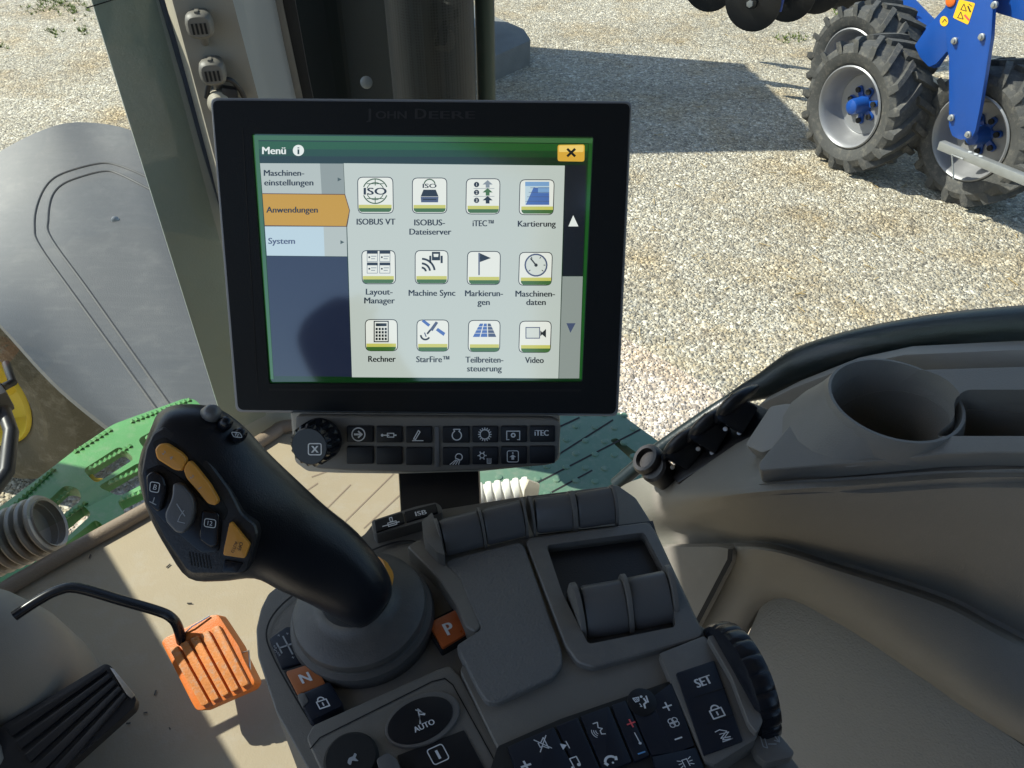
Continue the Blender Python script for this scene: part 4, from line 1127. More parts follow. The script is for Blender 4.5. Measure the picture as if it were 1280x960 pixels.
for nm, poly, base, txts, colr in (
    ('menu_entry', [(325, 204), (429, 204.5), (431, 242.5), (328, 241.5)], 'menu_grey', [('Maschinen-', 330, 216, 50), ('einstellungen', 330.5, 228, 61)], 'ink'),
    ('menu_entry', [(328, 242), (431, 243), (437, 263), (433, 283), (331, 282)], 'amber', [('Anwendungen', 333, 262, 64)], 'ink'),
    ('menu_entry', [(331, 283), (433, 283.5), (434, 320.5), (333.5, 319.5)], 'pale', [('System', 335.5, 301, 33)], 'slate')):
    i = scr_ink(); i.face(poly, G[base], 1)
    if base != 'amber':
        a, b, c, d = poly
        i.face([lerp(a, b, .72), b, c, lerp(d, c, .72)], G['menu_grey2'] if base == 'menu_grey' else G['menu_grey'], 2)
        p = lerp(b, c, .52); i.face([(p[0] - 8, p[1] - 2.5), (p[0] - 3, p[1]), (p[0] - 8, p[1] + 2.5)], G['edge'], 3)
    else:
        i.line([poly[0], poly[1], poly[2], poly[3], poly[4]], 1.0, G['amber_edge'], lev=2)
    for (s_, x, y, w) in txts: i.text(s_, x, y, 7.6, G[colr], 4, align='l', bold=0.045, maxw=w)
    i.build(nm, scr)
i = scr_ink(); i.face([(333.5, 320), (434, 321), (440, 471), (342, 470)], G['blank'], 1); i.build('empty_menu_area', scr)
i = scr_ink(); i.face([(429.5, 204), (706, 207), (698, 473), (440, 471.5), (434, 284), (437.5, 263), (431.5, 243)], G['light'], 1)
i.build('app_page', scr)
i = scr_ink()
i.face([(706.5, 206), (733, 206), (728.5, 345), (703, 345)], G['scroll'], 1); i.face([(703, 345.5), (728.5, 345.5), (724, 473), (698.5, 473)], G['menu_grey2'], 1)
i.line([(702.8, 345), (698.3, 473)], 0.8, G['edge'], lev=2)
i.face([(716.5, 269), (723, 283), (710.5, 283)], G['bright'], 2); i.face([(708, 404), (719.5, 404), (713, 416)], G['slate'], 2)
i.build('scroll_bar', scr)

def ic_iso(i, y=0, s=1.0):
    i.text('ISO', *i.P(0, y), i.fr[2] * .42 * s, G['ink'], 6, bold=0.06, maxw=i.fr[2] * 1.35 * s)
def ic_globe(i):
    for a, b in ((20, 160), (200, 340)): i.circ(0, 0, .74, .07, G['dkgreen'], 4, a0=a, a1=b)
    for a, b in ((20, 160), (200, 340)): i.circ(0, 0, .52, .05, G['dkgreen'], 4, a0=a, a1=b)
    i.line([(0, .35), (0, .72)], .05, G['dkgreen'], lev=4); i.line([(0, -.35), (0, -.72)], .05, G['dkgreen'], lev=4)
    i.line([(-.5, .45), (.5, .45)], .05, G['dkgreen'], lev=4); i.line([(-.5, -.45), (.5, -.45)], .05, G['dkgreen'], lev=4)
    ic_iso(i)
def ic_server(i):
    i.circ(0, .42, .34, .07, G['dkgreen'], 4, a0=10, a1=170); ic_iso(i, .36, .62)
    i.face([(-.38, .12), (.38, .12), (.55, -.3), (-.55, -.3)], G['ink'], 4); i.face(rounded([(-.55, -.32), (.55, -.32), (.52, -.66), (-.52, -.66)], .08), G['slate'], 4)
    i.line([(-.4, -.48), (.4, -.48)], .07, G['ink'], lev=6)
def ic_itec(i):
    for k, (y, c) in enumerate(((.5, 'grey'), (0, 'grass'), (-.5, 'ink'))):
        i.disc(-.42, y, .17, G['ink'], 4); i.text(str(3 - k) if False else str(k + 1), *i.P(-.42, y), i.fr[2] * .2, G['tile'], 6)
        i.face([(.28, y + .28), (.6, y), (.4, y), (.4, y - .2), (.16, y - .2), (.16, y), (-.04, y)], G[c], 4)
        if k < 2: i.line([(-.6, y - .25), (.7, y - .25)], .03, G['grey'], lev=3)
def ic_map(i):
    i.face([(-.75, .72), (.75, .72), (.75, -.72), (-.75, -.72)], G['pale'], 4); i.face([(-.75, .72), (.75, .72), (.75, .45), (-.75, .45)], G['skyblue'], 5)
    i.face([(-.22, .38), (.75, .2), (.75, -.72), (-.72, -.72)], G['blue'], 6); i.face([(.05, .38), (.75, .38), (.75, .02), (.05, .02)], G['skyblue'], 7)
    for k in range(4): i.line([(-.72 + k * .1, -.5 + k * .28), (.75, -.5 + k * .28)], .025, G['slate'], lev=8)
def ic_layout(i):
    for (x, y) in ((-.72, .12), (.08, .12), (-.72, -.62), (.08, -.62)):
        i.line([(x, y), (x + .66, y), (x + .66, y + .66), (x, y + .66)], .04, G['grey'], closed=True, lev=4)
        i.face([(x, y + .5), (x + .68, y + .5), (x + .68, y + .68), (x, y + .68)], G['ink'], 5)
        i.disc(x + .14, y + .28, .06, G['ink'], 5); i.line([(x + .26, y + .34), (x + .58, y + .34)], .05, G['grey'], lev=5); i.line([(x + .26, y + .18), (x + .5, y + .18)], .05, G['grey'], lev=5)
def ic_sync(i):
    for r in (.28, .55, .85): i.circ(-.65, -.55, r, .13, G['ink'], 4, a0=8, a1=88)
    i.face([(.02, .75), (.55, .75), (.55, .2), (.02, .2)], G['ink'], 4); i.face([(.12, .62), (.45, .62), (.42, .42), (.15, .42)], G['tile'], 5)
    i.face([(-.15, .5), (-.02, .5), (-.02, .02), (-.15, .02)], G['ink'], 4); i.face([(.58, .5), (.72, .5), (.72, .02), (.58, .02)], G['ink'], 4)
def ic_flag(i):
    i.line([(-.32, .72), (-.32, -.68)], .09, G['slate'], lev=4); i.face([(-.27, .72), (.45, .4), (-.27, .14)], G['ink'], 4)
def ic_gauge(i):
    i.disc(0, 0, .72, G['white'], 3); i.circ(0, 0, .7, .1, G['slate'], 4); i.line([(0, 0), (-.34, .42)], .09, G['ink'], lev=5); i.disc(0, 0, .11, G['ink'], 6)
    for a in (-40, 0, 60, 120, 220): i.line([(.5 * math.cos(R(a)), .5 * math.sin(R(a))), (.6 * math.cos(R(a)), .6 * math.sin(R(a)))], .05, G['ink'], lev=5)
def ic_calc(i):
    i.face(rounded([(-.5, .72), (.5, .72), (.5, -.7), (-.5, -.7)], .12), G['ink'], 3); i.face(rounded([(-.43, .65), (.43, .65), (.43, -.63), (-.43, -.63)], .1), G['tile'], 4)
    i.face([(-.36, .56), (.36, .56), (.36, .36), (-.36, .36)], G['ink'], 5)
    for a in range(4):
        for b in range(4): i.face([(-.37 + a * .2, .26 - b * .22), (-.23 + a * .2, .26 - b * .22), (-.23 + a * .2, .10 - b * .22), (-.37 + a * .2, .10 - b * .22)], G['ink'], 5)
def ic_sat(i):
    i.face([(-.75, .72), (-.6, .84), (-.16, .5), (-.3, .36)], G['blue'], 4); i.face([(.2, .12), (.34, .28), (.84, -.06), (.72, -.26)], G['blue'], 4)
    i.face([(-.2, .18), (.2, .72), (.36, .62), (-.02, .06)], G['slate'], 5); i.line([(-.16, .14), (-.36, -.1)], .12, G['ink'], lev=4)
    i.circ(-.5, -.2, .3, .12, G['ink'], 4, a0=180, a1=330); i.line([(-.55, -.05), (-.45, -.3)], .08, G['slate'], lev=5)
def ic_rows(i):
    for (x0, x1, t0, t1) in ((-.78, -.32, -.3, -.08), (-.26, .2, -.02, .16), (.26, .8, .22, .4)):
        i.face([(x0, -.3), (x1, -.3), (t1, .6), (t0, .6)], G['blue' if x0 < .2 else 'slate'], 4)
    for k in range(3): i.line([(-.7, -.05 + k * .22), (.7, -.05 + k * .22)], .03, G['tile'], lev=5)
def ic_cam(i):
    i.face(rounded([(-.68, .42), (.3, .42), (.3, -.36), (-.68, -.36)], .06), G['slate'], 3); i.face(rounded([(-.62, .36), (.24, .36), (.24, -.3), (-.62, -.3)], .05), G['white'], 4)
    i.face([(.32, .2), (.44, .06), (.7, .3), (.7, -.3), (.44, -.08), (.32, -.2)], G['ink'], 4)
TILES = [((469, 244), 22.5, 23, ic_globe, [('ISOBUS VT', 470, 277, 48)]), ((537, 244.5), 22, 22.5, ic_server, [('ISOBUS-', 537, 278, 38), ('Dateiserver', 538, 289.5, 52)]),
         ((604, 245.5), 21.5, 22.5, ic_itec, [('iTEC™', 604, 279, 26)]), ((671.5, 246.5), 21.8, 22.3, ic_map, [('Kartierung', 671, 279.5, 47)]),
         ((473, 334), 21.3, 21.3, ic_layout, [('Layout-', 474, 364.5, 33), ('Manager', 474.5, 375.5, 38)]), ((539.5, 334), 21, 21.3, ic_sync, [('Machine Sync', 540, 366, 58)]),
         ((605, 335), 21, 21.2, ic_flag, [('Markierun-', 605, 366.5, 47), ('gen', 604.5, 377.5, 15)]), ((670, 336), 21, 21, ic_gauge, [('Maschinen-', 669, 367, 49), ('daten', 670, 377.5, 24)]),
         ((476.5, 419), 20.5, 20, ic_calc, [('Rechner', 477.5, 448.5, 34)]), ((541, 419.5), 20.3, 20, ic_sat, [('StarFire™', 541, 449, 41)]),
         ((605.5, 420), 20.2, 20, ic_rows, [('Teilbreiten-', 605.5, 449.5, 47), ('steuerung', 605.5, 460.5, 43)]), ((669.5, 421), 20.2, 20, ic_cam, [('Video', 668, 450, 23)])]
for (cx, cy), hx, hy, fn, caps in TILES:
    i = scr_ink()
    sk = (537 - cx) * 0.010
    q = [(cx - hx - sk * 0, cy - hy), (cx + hx, cy - hy), (cx + hx + sk, cy + hy), (cx - hx + sk, cy + hy)]
    i.face(rounded(q, 7), G['ink'], 2)
    q2 = [(q[0][0] + 1, q[0][1] + 1), (q[1][0] - 1, q[1][1] + 1), (q[2][0] - 1, q[2][1] - 1), (q[3][0] + 1, q[3][1] - 1)]
    i.face(rounded(q2, 6), G['tile'], 2.5)
    yb = cy + hy * .52
    i.face([(cx - hx + 2, yb), (cx + hx - 2, yb), (cx + hx - 2, yb + 4.2), (cx - hx + 2, yb + 4.2)], G['stripe'], 3)
    i.face([(cx - hx + 2, yb + 4.2), (cx + hx - 2, yb + 4.2), (cx + hx - 2.5, yb + 7), (cx + hx - 5, yb + 9), (cx - hx + 5, yb + 9), (cx - hx + 2.5, yb + 7)], G['grass'], 3)
    i.frame(cx, cy - hy * .22, hx * .92)
    fn(i)
    for (s_, x, y, w) in caps: i.text(s_, x, y, 7.6, G['ink'], 4, bold=0.045, maxw=w)
    o = i.build('app_tile', scr)

# ------------------------------------------------------------------ key panel below the display
KP = Plane(at(535, 555, 0.545), Vector((0, -0.86, 0.51)))
kp = thing('key_panel', 'grey key panel with rotary knob hanging below the monitor', 'key panel', KP.hit(535, 590))
KO = [(369, 520), (690, 523), (699, 527), (701, 534), (698, 570), (694, 578), (684, 582), (600, 588), (520, 591), (440, 589), (396, 586), (376, 575), (369, 560)]
slab('back_shell', [(362, 515), (700, 518), (700, 574), (690, 581), (600, 590), (500, 593), (420, 592), (384, 590), (368, 578)], KP, 0.03, M['cream'], kp, 0.004, lift=-0.008, r=5)
slab('front', KO, KP, 0.012, M['console'], kp, 0.0025, lift=0.0, r=5, seg=3)
xs = [(433, 467), (470, 503), (507, 540), (553, 587), (590, 623), (626, 659), (662, 694)]
SY = {}
W_ = M['white_ink']
def k_arrow(i): i.circ(0, 0, .9, .16, W_); i.line([(-.55, 0), (.45, 0)], .26, W_, lev=1); i.line([(.0, .42), (.48, 0), (.0, -.42)], .22, W_, lev=1)
def k_cyl(i): i.line([(-.6, 0), (.15, 0)], .16, W_); i.disc(-.85, 0, .2, W_); i.line([(-.1, -.28), (.85, -.28), (.85, .28), (-.1, .28)], .14, W_, closed=True); i.line([(.85, 0), (1.2, 0)], .2, W_)
def k_pen(i): i.line([(-.5, -.6), (.25, .75), (.5, .5), (-.2, -.65)], .16, W_, closed=True); i.line([(-.7, -.85), (1.0, -.85)], .14, W_)
def k_flask(i): i.circ(0, -.15, .68, .16, W_, a0=-245, a1=65); i.line([(-.5, .75), (-.3, .45)], .14, W_); i.line([(.5, .75), (.3, .45)], .14, W_); i.line([(-.45, .75), (.45, .75)], .14, W_)
def k_gear(i):
    i.circ(0, 0, .68, .15, W_)
    for k in range(16):
        a = k * math.pi / 8; i.line([(.72 * math.cos(a), .72 * math.sin(a)), (.98 * math.cos(a), .98 * math.sin(a))], .14, W_)
def k_pto(i): i.line([(-.95, -.7), (-.95, .6), (.95, .6), (.95, -.7)], .14, W_); i.circ(0, 0, .26, .2, W_); i.line([(-.95, -.65), (-.6, -.65)], .12, W_); i.line([(.95, -.65), (.6, -.65)], .12, W_)
def k_lamp(i):
    i.circ(.3, .25, .5, .14, W_, a0=-60, a1=200); i.line([(-.2, .1), (.55, -.2)], .14, W_)
    for k in range(4): i.line([(-.15 + k * .2, -.15), (-1.0 + k * .42, -.85)], .12, W_)
def k_snow(i):
    i.circ(-.4, .3, .34, .14, W_)
    for k in range(6):
        a = k * math.pi / 3; i.line([(-.4 + .38 * math.cos(a), .3 + .38 * math.sin(a)), (-.4 + .62 * math.cos(a), .3 + .62 * math.sin(a))], .16, W_)
    for x in (.35, .62, .9): i.line([(x, -.1), (x, -.8)], .1, W_)
    i.line([(.35, -.85), (.9, -.85)], .1, W_)
def k_seat(i):
    i.line(rounded([(-.85, .85), (.85, .85), (.85, -.85), (-.85, -.85)], .3), .12, W_, closed=True); i.face([(0, .3), (.5, -.1), (.2, -.1), (.2, -.5), (-.2, -.5), (-.2, -.1), (-.5, -.1)], W_); i.disc(0, .52, .12, W_)
syms = {(0, 0): (448, 543, 9, k_arrow), (0, 1): (485, 544, 8.5, k_cyl), (0, 2): (521, 544, 8, k_pen), (0, 3): (571, 543, 8.5, k_flask), (0, 4): (606, 543, 8.5, k_gear), (0, 5): (641.5, 544, 8.5, k_pto), (0, 6): None,
        (1, 3): (571, 573.5, 8.5, k_lamp), (1, 4): (606, 572, 8.5, k_snow), (1, 5): (641, 570.5, 8.2, k_seat)}
for r_ in (0, 1):
    for c_, (x0, x1) in enumerate(xs):
        dy = -abs(c_ - 2.5) * 0.6
        y0, y1 = ((533 + dy * .4, 554 + dy * .6), (559.5 + dy, 582 + dy * 1.2))[r_]
        k_ = slab('key', [(x0, y0), (x1, y0), (x1, y1), (x0, y1)], KP, 0.004, M['key'], kp, 0.0009, lift=0.0014, r=2.2)
        if r_ == 0 and c_ == 6:
            i = Ink(KP, 0.0017); i.text('iTEC', 677, 541, 7, W_, bold=0.05, maxw=17); i.build('symbol', k_)
        elif (r_, c_) in syms:
            x, y, sz, fn = syms[(r_, c_)]
            i = Ink(KP, 0.0017); i.frame(x, y, sz); fn(i); i.build('symbol', k_)
slab('divider', [(543.5, 533), (549, 533), (549, 584), (543.5, 584)], KP, 0.003, M['paddle'], kp, 0.0006, lift=0.0012, r=1)
kc = KP.hit(401, 549, 0.0)
bm = lathe_bm(kc, KP.n + Vector((-.18, -.05, 0)), [(.0150, 0), (.0150, .004), (.0142, .006), (.0140, .016), (.0125, .0185), (.0119, .0190), (0, .0190)], 72, None, False, lambda k, r, h: (1 + .045 * (1 if (k // 2) % 2 else -1)) if .005 < h < .0175 else 1)
kn = from_bm('rotary_knob', bm, M['gloss_black'], kp, 30)
ax_ = (KP.n + Vector((-.18, -.05, 0))).normalized()
i = Ink(Plane(kc + ax_ * .0190, ax_), .0003); cpx = (393.5, 561.5)
i.line(rounded([(cpx[0] - 8, cpx[1] - 7), (cpx[0] + 8, cpx[1] - 7), (cpx[0] + 8, cpx[1] + 7), (cpx[0] - 8, cpx[1] + 7)], 2.5), 1.4, W_, closed=True)
i.text('X', cpx[0], cpx[1], 8.5, W_, bold=.06); i.build('symbol', kn)
# post that carries display and key panel
ps = thing('monitor_post', 'short square black post carrying the monitor behind the console', 'post', at(547, 640, .53))
pa = plane3((497, 590, .56), (597, 590, .56), (548, 670, .53))
slab('post', [(496, 560), (598, 560), (603, 690), (503, 690)], pa, 0.05, M['black'], ps, 0.003)
# ================================================================== arm console
UXY = (0.945, -0.326); UYY = (-0.47, -0.883)         # reading direction and upward direction of the marks on the console
con = thing('arm_console', 'dark grey arm console with keys, paddle levers and storage lid', 'console', at(600, 900, .5))
C0 = HZ(-.405)
body = slab('body', [(326, 760), (335, 742), (360, 722), (455, 668), (466, 654), (530, 640), (640, 622), (772, 606), (795, 622), (816, 655), (874, 780), (900, 800), (958, 905), (1000, 960), (1030, 1020), (700, 1120), (430, 1100), (384, 960), (345, 890), (322, 820), (320, 786)],
            C0, 0.13, M['console'], con, 0.006, r=4, seg=4)
J = HZ(-.4035)
ink = Ink(J, 0.0004)
jp = spline([(390, 906, 0), (366, 866, 0), (342, 822, 0), (333, 792, 0), (345, 764, 0), (380, 735, 0), (460, 690, 0), (510, 676, 0), (530, 690, 0), (560, 750, 0)], 6)
ink.line([(p.x, p.y) for p in jp], 2.2, M['gap']); ink.build('panel_gap', con)
# gear pattern sticker, N key, lock key
K1 = HZ(-.400)
gs = slab('gear_sticker', [(336, 799), (358, 783), (378, 786), (392, 824), (352, 836)], J, .002, M['navy_key'], con, .0005, lift=.0012, r=3)
i = Ink(J, .0016); i.frame(361, 806, 14, UXY, UYY)
G_ = M['grey_ink']
i.line([(-.9, .0), (.7, .0)], .14, G_); i.line([(-.9, .5), (-.9, -.5)], .14, G_); i.line([(-.1, .9), (-.1, -.9)], .14, G_); i.line([(.6, .8), (.6, -.8)], .14, G_)
for (x, y) in ((-1.2, .2), (-1.2, -.5), (-.4, 1.1), (.35, 1.0), (-.2, -1.2), (.7, -1.1), (-1.3, -.1)): i.text('5' if x < -1 else '+', *i.P(x, y), 5, G_, ux=UXY, uy=UYY)
i.build('symbol', gs)
def key(name, poly, z, mat, draw=None, thick=.008, bev=.0012, r=3, parent=None):
    pl = HZ(z)
    k = slab(name, poly, pl, thick, mat, parent or con, bev, r=r)
    if draw:
        i = Ink(pl, .0003); draw(i); i.build('symbol', k)
    return k
def t_(s, x, y, h, m=W_, **kw): return lambda i: i.text(s, x, y, h, m, ux=UXY, uy=UYY, **kw)
key('key_frame', [(354, 838), (395, 825), (410, 856), (372, 871)], -.4005, M['gap'], None, .004, .0004)
key('neutral_key', [(357, 839), (393, 828), (407, 855), (372, 868)], -.3985, M['orange_dull'], t_('N', 381.5, 847, 12.5, bold=.05, wide=1.1))
def lockdraw(x, y, s):
    def f(i):
        i.frame(x, y, s, UXY, UYY)
        i.line(rounded([(-.75, .1), (.75, .1), (.75, -1.0), (-.75, -1.0)], .2), .18, W_, closed=True)
        i.circ(0, .15, .48, .18, W_, a0=0, a1=180); i.line([(0, -.25), (0, -.7)], .2, W_)
    return f
key('lock_key', [(371, 869), (412, 851), (430, 881), (388, 901)], -.3975, M['navy_key'], lockdraw(402, 876.5, 8.5), r=5)
slab('lens', [(371, 868), (380, 865), (386, 876), (378, 884)], HZ(-.3970), .002, M['console_up'], con, .0006, r=3)
# boot and joystick -------------------------------------------------
jc = HZ(-.402).hit(455, 776)
jax = Vector((-.05, -.05, 1)).normalized()
joy = thing('joystick', 'black joystick grip with orange keys rising from a round rubber boot', 'joystick', jc)
lathe('boot', jc, jax, [(.0405, -.003), (.0412, .004), (.0402, .0075), (.0375, .0085), (.0370, .0095), (.0378, .0125), (.0368, .0155), (.0325, .0185), (.0255, .0205), (.0215, .0225), (.0195, .026), (0, .026)], M['boot'], joy, 72)
lathe('orange_collar', jc + Vector((0.002, .004, .026)), Vector((-.35, .1, 1)), [(.0185, 0), (.0185, .004), (.017, .008), (0, .008)], M['orange'], joy, 40)
SECS = [((481, 758), (471, 774), .440, .008), ((490, 741), (453, 785), .438, .0175), ((483, 712), (432, 779), .432, .0205), ((447, 666), (391, 757), 0.424, .0215), ((406, 632), (350, 738), 0.415, .0235), ((372, 601), (318, 723), 0.407, .0265), ((337, 568), (277, 726), 0.400, .030),
        ((307, 536), (236, 722), 0.394, .031), ((278, 514), (208, 684), 0.390, .031), ((247, 506), (186, 642), 0.387, .030), ((216, 507), (173, 596), 0.385, .027), ((200, 515), (175, 571), 0.385, .022), ((194, 522), (180, 556), 0.386, .014)]
cv = [[], [], [], []]
rows = []
ups = spline([(*s_[0], 0) for s_ in SECS], 4); los = spline([(*s_[1], 0) for s_ in SECS], 4); dps = spline([(s_[2], s_[3], 0) for s_ in SECS], 4)
for u_, l_, d_ in zip(ups, los, dps):
    U_, L_ = at(u_.x, u_.y, d_.x), at(l_.x, l_.y, d_.x)
    c = (U_ + L_) / 2; a1 = (U_ - L_) / 2; v = -ray((u_.x + l_.x) / 2, (u_.y + l_.y) / 2).normalized()
    ring = []
    for k in range(32):
        a = 2 * math.pi * k / 32; ca, sa = math.cos(a), math.sin(a); e = 2.5
        rr = (abs(ca) ** e + abs(sa) ** e) ** (-1 / e)
        ring.append(c + a1 * ca * rr + v * d_.y * sa * rr)
    rows.append(ring)
bm = loft_bm(rows, True); bm.verts.ensure_lookup_table()
bm.faces.new(bm.verts[:32]); bm.faces.new(bm.verts[-32:])
grip = from_bm('grip', bm, M['rubber'], joy, 60)
JF = plane3((185, 560, .358), (300, 640, .364), (235, 715, .359))
face_ = slab('face_plate', [(175, 592), (181, 560), (190, 541), (203, 533), (222, 541), (262, 576), (288, 612), (303, 642), (320, 656), (323, 668), (310, 714), (300, 719), (240, 719), (232, 714), (205, 676), (180, 628)], JF, .02, M['black'], joy, .003, r=4, seg=3)
slab('rocker_well', [(190, 552), (205, 546), (232, 560), (262, 592), (285, 640), (280, 652), (262, 640), (236, 612), (196, 580)], JF, .003, M['gap'], face_, .0005, lift=.0006, r=4)
slab('orange_rocker', [(193, 562), (198, 555), (207, 554), (226, 566), (233, 574), (231, 582), (228, 589), (218, 588), (196, 574)], JF, .006, M['orange'], joy, .0022, lift=.0055, r=4, seg=3)
slab('orange_rocker', [(229, 586), (236, 575), (243, 582), (262, 606), (273, 626), (270, 632), (260, 630), (247, 614), (233, 598)], JF, .006, M['orange'], joy, .0022, lift=.0055, r=4, seg=3)
i = Ink(JF, .0058); i.text('2', 205, 566, 5, M['grey_ink'], ux=(.8, .6), uy=(.6, -.8)); i.text('4', 214, 572, 5, M['grey_ink'], ux=(.8, .6), uy=(.6, -.8)); i.text('2', 240, 596, 5, M['grey_ink'], ux=(.6, .8), uy=(.8, -.6)); i.text('1', 250, 610, 5, M['grey_ink'], ux=(.6, .8), uy=(.8, -.6)); i.build('rocker_mark', face_)
slab('well', [(180, 588), (200, 580), (230, 600), (262, 634), (278, 648), (274, 690), (252, 692), (228, 672), (202, 650), (184, 630)], JF, .003, M['gloss_black'], face_, .0006, lift=.0010, r=6)
b1_ = slab('hitch_button', [(182, 594), (192, 588), (204, 596), (208, 612), (202, 638), (196, 640), (184, 628)], JF, .006, M['gloss_black'], joy, .002, lift=.0045, r=5, seg=3)
i = Ink(JF, .0048); i.line(rounded([(188, 602), (200, 604), (198, 616), (187, 614)], 3), 1.0, W_, closed=True); i.text('B', 194, 609, 6.5, W_, ux=(.95, .3), uy=(.3, -.95)); i.line([(193, 622), (191, 628)], 1.2, G_); i.line([(187, 627), (195, 631)], 1.2, G_); i.build('symbol', b1_)
b2_ = slab('thumb_slider', [(216, 604), (226, 605), (240, 620), (243, 634), (240, 652), (230, 667), (220, 666), (207, 652), (206, 642), (215, 622)], JF, .008, M['paddle'], joy, .003, lift=.0075, r=6, seg=4)
i = Ink(JF, .0078); i.line([(221, 630), (226, 638), (231, 645)], 1.4, G_); i.line([(230, 638), (225, 645), (222, 652), (231, 654)], 1.0, G_); i.build('symbol', b2_)
b3_ = slab('function_key', [(252, 638), (274, 642), (272, 682), (262, 684), (249, 674)], JF, .005, M['gloss_black'], joy, .002, lift=.0035, r=4, seg=3)
i = Ink(JF, .0038); i.line(rounded([(256, 648), (270, 650), (269, 660), (255, 658)], 3), 1.0, W_, closed=True); i.text('12', 262.5, 654, 5.5, W_, ux=(.98, .14), uy=(.14, -.98)); i.build('symbol', b3_)
b4_ = slab('orange_key', [(287, 653), (290, 654), (312, 681), (306, 698), (279, 694), (280, 686)], JF, .006, M['orange'], joy, .0015, lift=.0045, r=2.5, seg=3)
i = Ink(JF, .0048); i.text('OFF', 300, 683, 4.6, M['dark_ink'], ux=(-.35, .93), uy=(.93, .35)); i.text('AUTO', 293, 684, 3.8, M['dark_ink'], ux=(-.35, .93), uy=(.93, .35)); i.build('symbol', b4_)
slab('key_surround', [(280, 700), (304, 704), (296, 716), (278, 714)], JF, .003, M['gloss_black'], face_, .001, lift=.0012, r=2)
for k in range(7):
    a = (236 + k * 4, 690 + k * .7)
    slab('grille_slot', [(a[0], a[1]), (a[0] + 1.6, a[1]), (a[0] + 4.6, a[1] + 17), (a[0] + 3, a[1] + 17)], JF, .0005, M['gap'], face_, 0, lift=.0002)
for (x, y, rx, ry) in ((262, 519, 12, 6), (279, 531, 9, 6.5), (297, 545, 9, 6.5)):
    d = .372
    bm = lathe_bm(at(x, y, d), -ray(x, y) + Vector((.35, .15, .2)), [(rx / F * d * 1.05, -.008), (rx / F * d, .003), (rx / F * d * .8, .007), (0, .0085)], 28)
    o = from_bm('top_button', bm, M['gloss_black' if x != 262 else 'paddle'], joy, 60)
tp = facing(297, 543, .3635, -ray(297, 543) + Vector((.35, .15, .2)))
i = Ink(tp, .0006); i.line(rounded([(289, 540), (300, 541), (303, 547), (292, 546)], 2), .9, W_, closed=True); i.text('11', 296, 543.6, 4, W_, ux=(.9, .35), uy=(.35, -.9)); i.build('top_mark', joy)

# parking key
key('key_frame', [(531, 779), (574, 757), (595, 788), (552, 813)], -.399, M['gap'], None, .006, .0005)
key('parking_key', [(535, 778.5), (573, 760), (590.5, 787), (553, 810)], -.3972, M['amber'], t_('P', 561, 785.5, 16, bold=.05), .004, .0015)
# raised block with the storage lid
Z1 = -.388
lbase = slab('lid_base', [(508, 684), (524, 674), (560, 694), (654, 671), (812, 652), (832, 690), (884, 800), (862, 842), (700, 905), (640, 960), (620, 930), (575, 838), (598, 792), (580, 762), (566, 730), (545, 708)], HZ(-.3925), .03, M['console'], con, .004, r=4, seg=3)
slab('lid_lip', [(509, 683), (520, 675), (534, 680), (556, 702), (576, 722), (602, 783), (594, 790), (582, 783), (570, 755), (548, 722)], HZ(-.3885), .012, M['console'], con, .0025, r=4, seg=3)
slab('storage_lid', [(556, 703), (566, 697), (648, 677), (655, 681), (702, 812), (703, 830), (692, 846), (622, 878), (608, 877), (598, 862), (570, 806), (602, 785), (583, 745), (575, 722)], HZ(Z1), .008, M['lid'], con, .0022, r=5, seg=3)
sw = slab('switch_panel', [(657, 676), (664, 671), (808, 652), (818, 660), (834, 695), (880, 792), (874, 798), (742, 834), (722, 828), (706, 806)], HZ(Z1), .012, M['console_up'], con, .002, r=5, seg=3)
cut = bmesh.new()
prism_bm([HZ(Z1 + .004).hit(*p) for p in rounded([(683, 676), (806, 660), (838, 720), (846, 778), (736, 800), (704, 738)], 5)], UP, .0205, 0, bm=cut)
boolean_cut(sw, cut)
cut = bmesh.new()
prism_bm([HZ(Z1 + .004).hit(*p) for p in rounded([(683, 676), (806, 660), (838, 720), (846, 778), (736, 800), (704, 738)], 5)], UP, .0205, 0, bm=cut)
boolean_cut(lbase, cut)
ink = Ink(HZ(-.3955), .0); ink.face([(672, 668), (816, 651), (856, 784), (728, 814)], M['black']); ink.build('recess_floor', con)

def barrel(name, A, B, z, prof, mat, parent, bev=.0012):
    """ridge lever: A, B = front lower corners in the picture, prof = (forward, up) outline"""
    a, b = HZ(z).hit(*A), HZ(z).hit(*B)
    x = (b - a).normalized(); f = UP.cross(x).normalized()
    pr = [Vector((p[0], p[1], 0)) for p in prof]
    r1 = [a + f * p.x + UP * p.y for p in pr]; 
    bm = prism_bm(r1, -x, (b - a).length, bev, 2)
    return from_bm(name, bm, mat, parent, 40)
PADP = [(0, -.004)] + [(p.x, p.y) for p in spline([(0.00000, 0.00000, 0), (0.00217, 0.00527, 0), (0.00527, 0.01023, 0), (0.00775, 0.01271, 0), (0.01023, 0.01395, 0), (0.01333, 0.01395, 0), (0.01581, 0.01209, 0), (0.01736, 0.00806, 0)], 4)] + [(.018, -.004)]
padd = [((557, 691), (604, 678)), ((609, 677), (657, 665)), ((671, 662), (716, 657)), ((724, 656), (769, 649))]
for n_, (A, B) in enumerate(padd):
    barrel('paddle_lever', A, B, -.387, PADP, M['paddle'], con, .0026)
CHP = [(-.001, -.006)] + [(p.x, p.y) for p in spline([(-0.00050, 0.00000, 0), (0.00186, 0.00651, 0), (0.00527, 0.01178, 0), (0.00806, 0.01438, 0), (0.01116, 0.01562, 0), (0.01426, 0.01519, 0), (0.01705, 0.01302, 0), (0.01922, 0.00744, 0)], 4)] + [(.0198, -.006)]
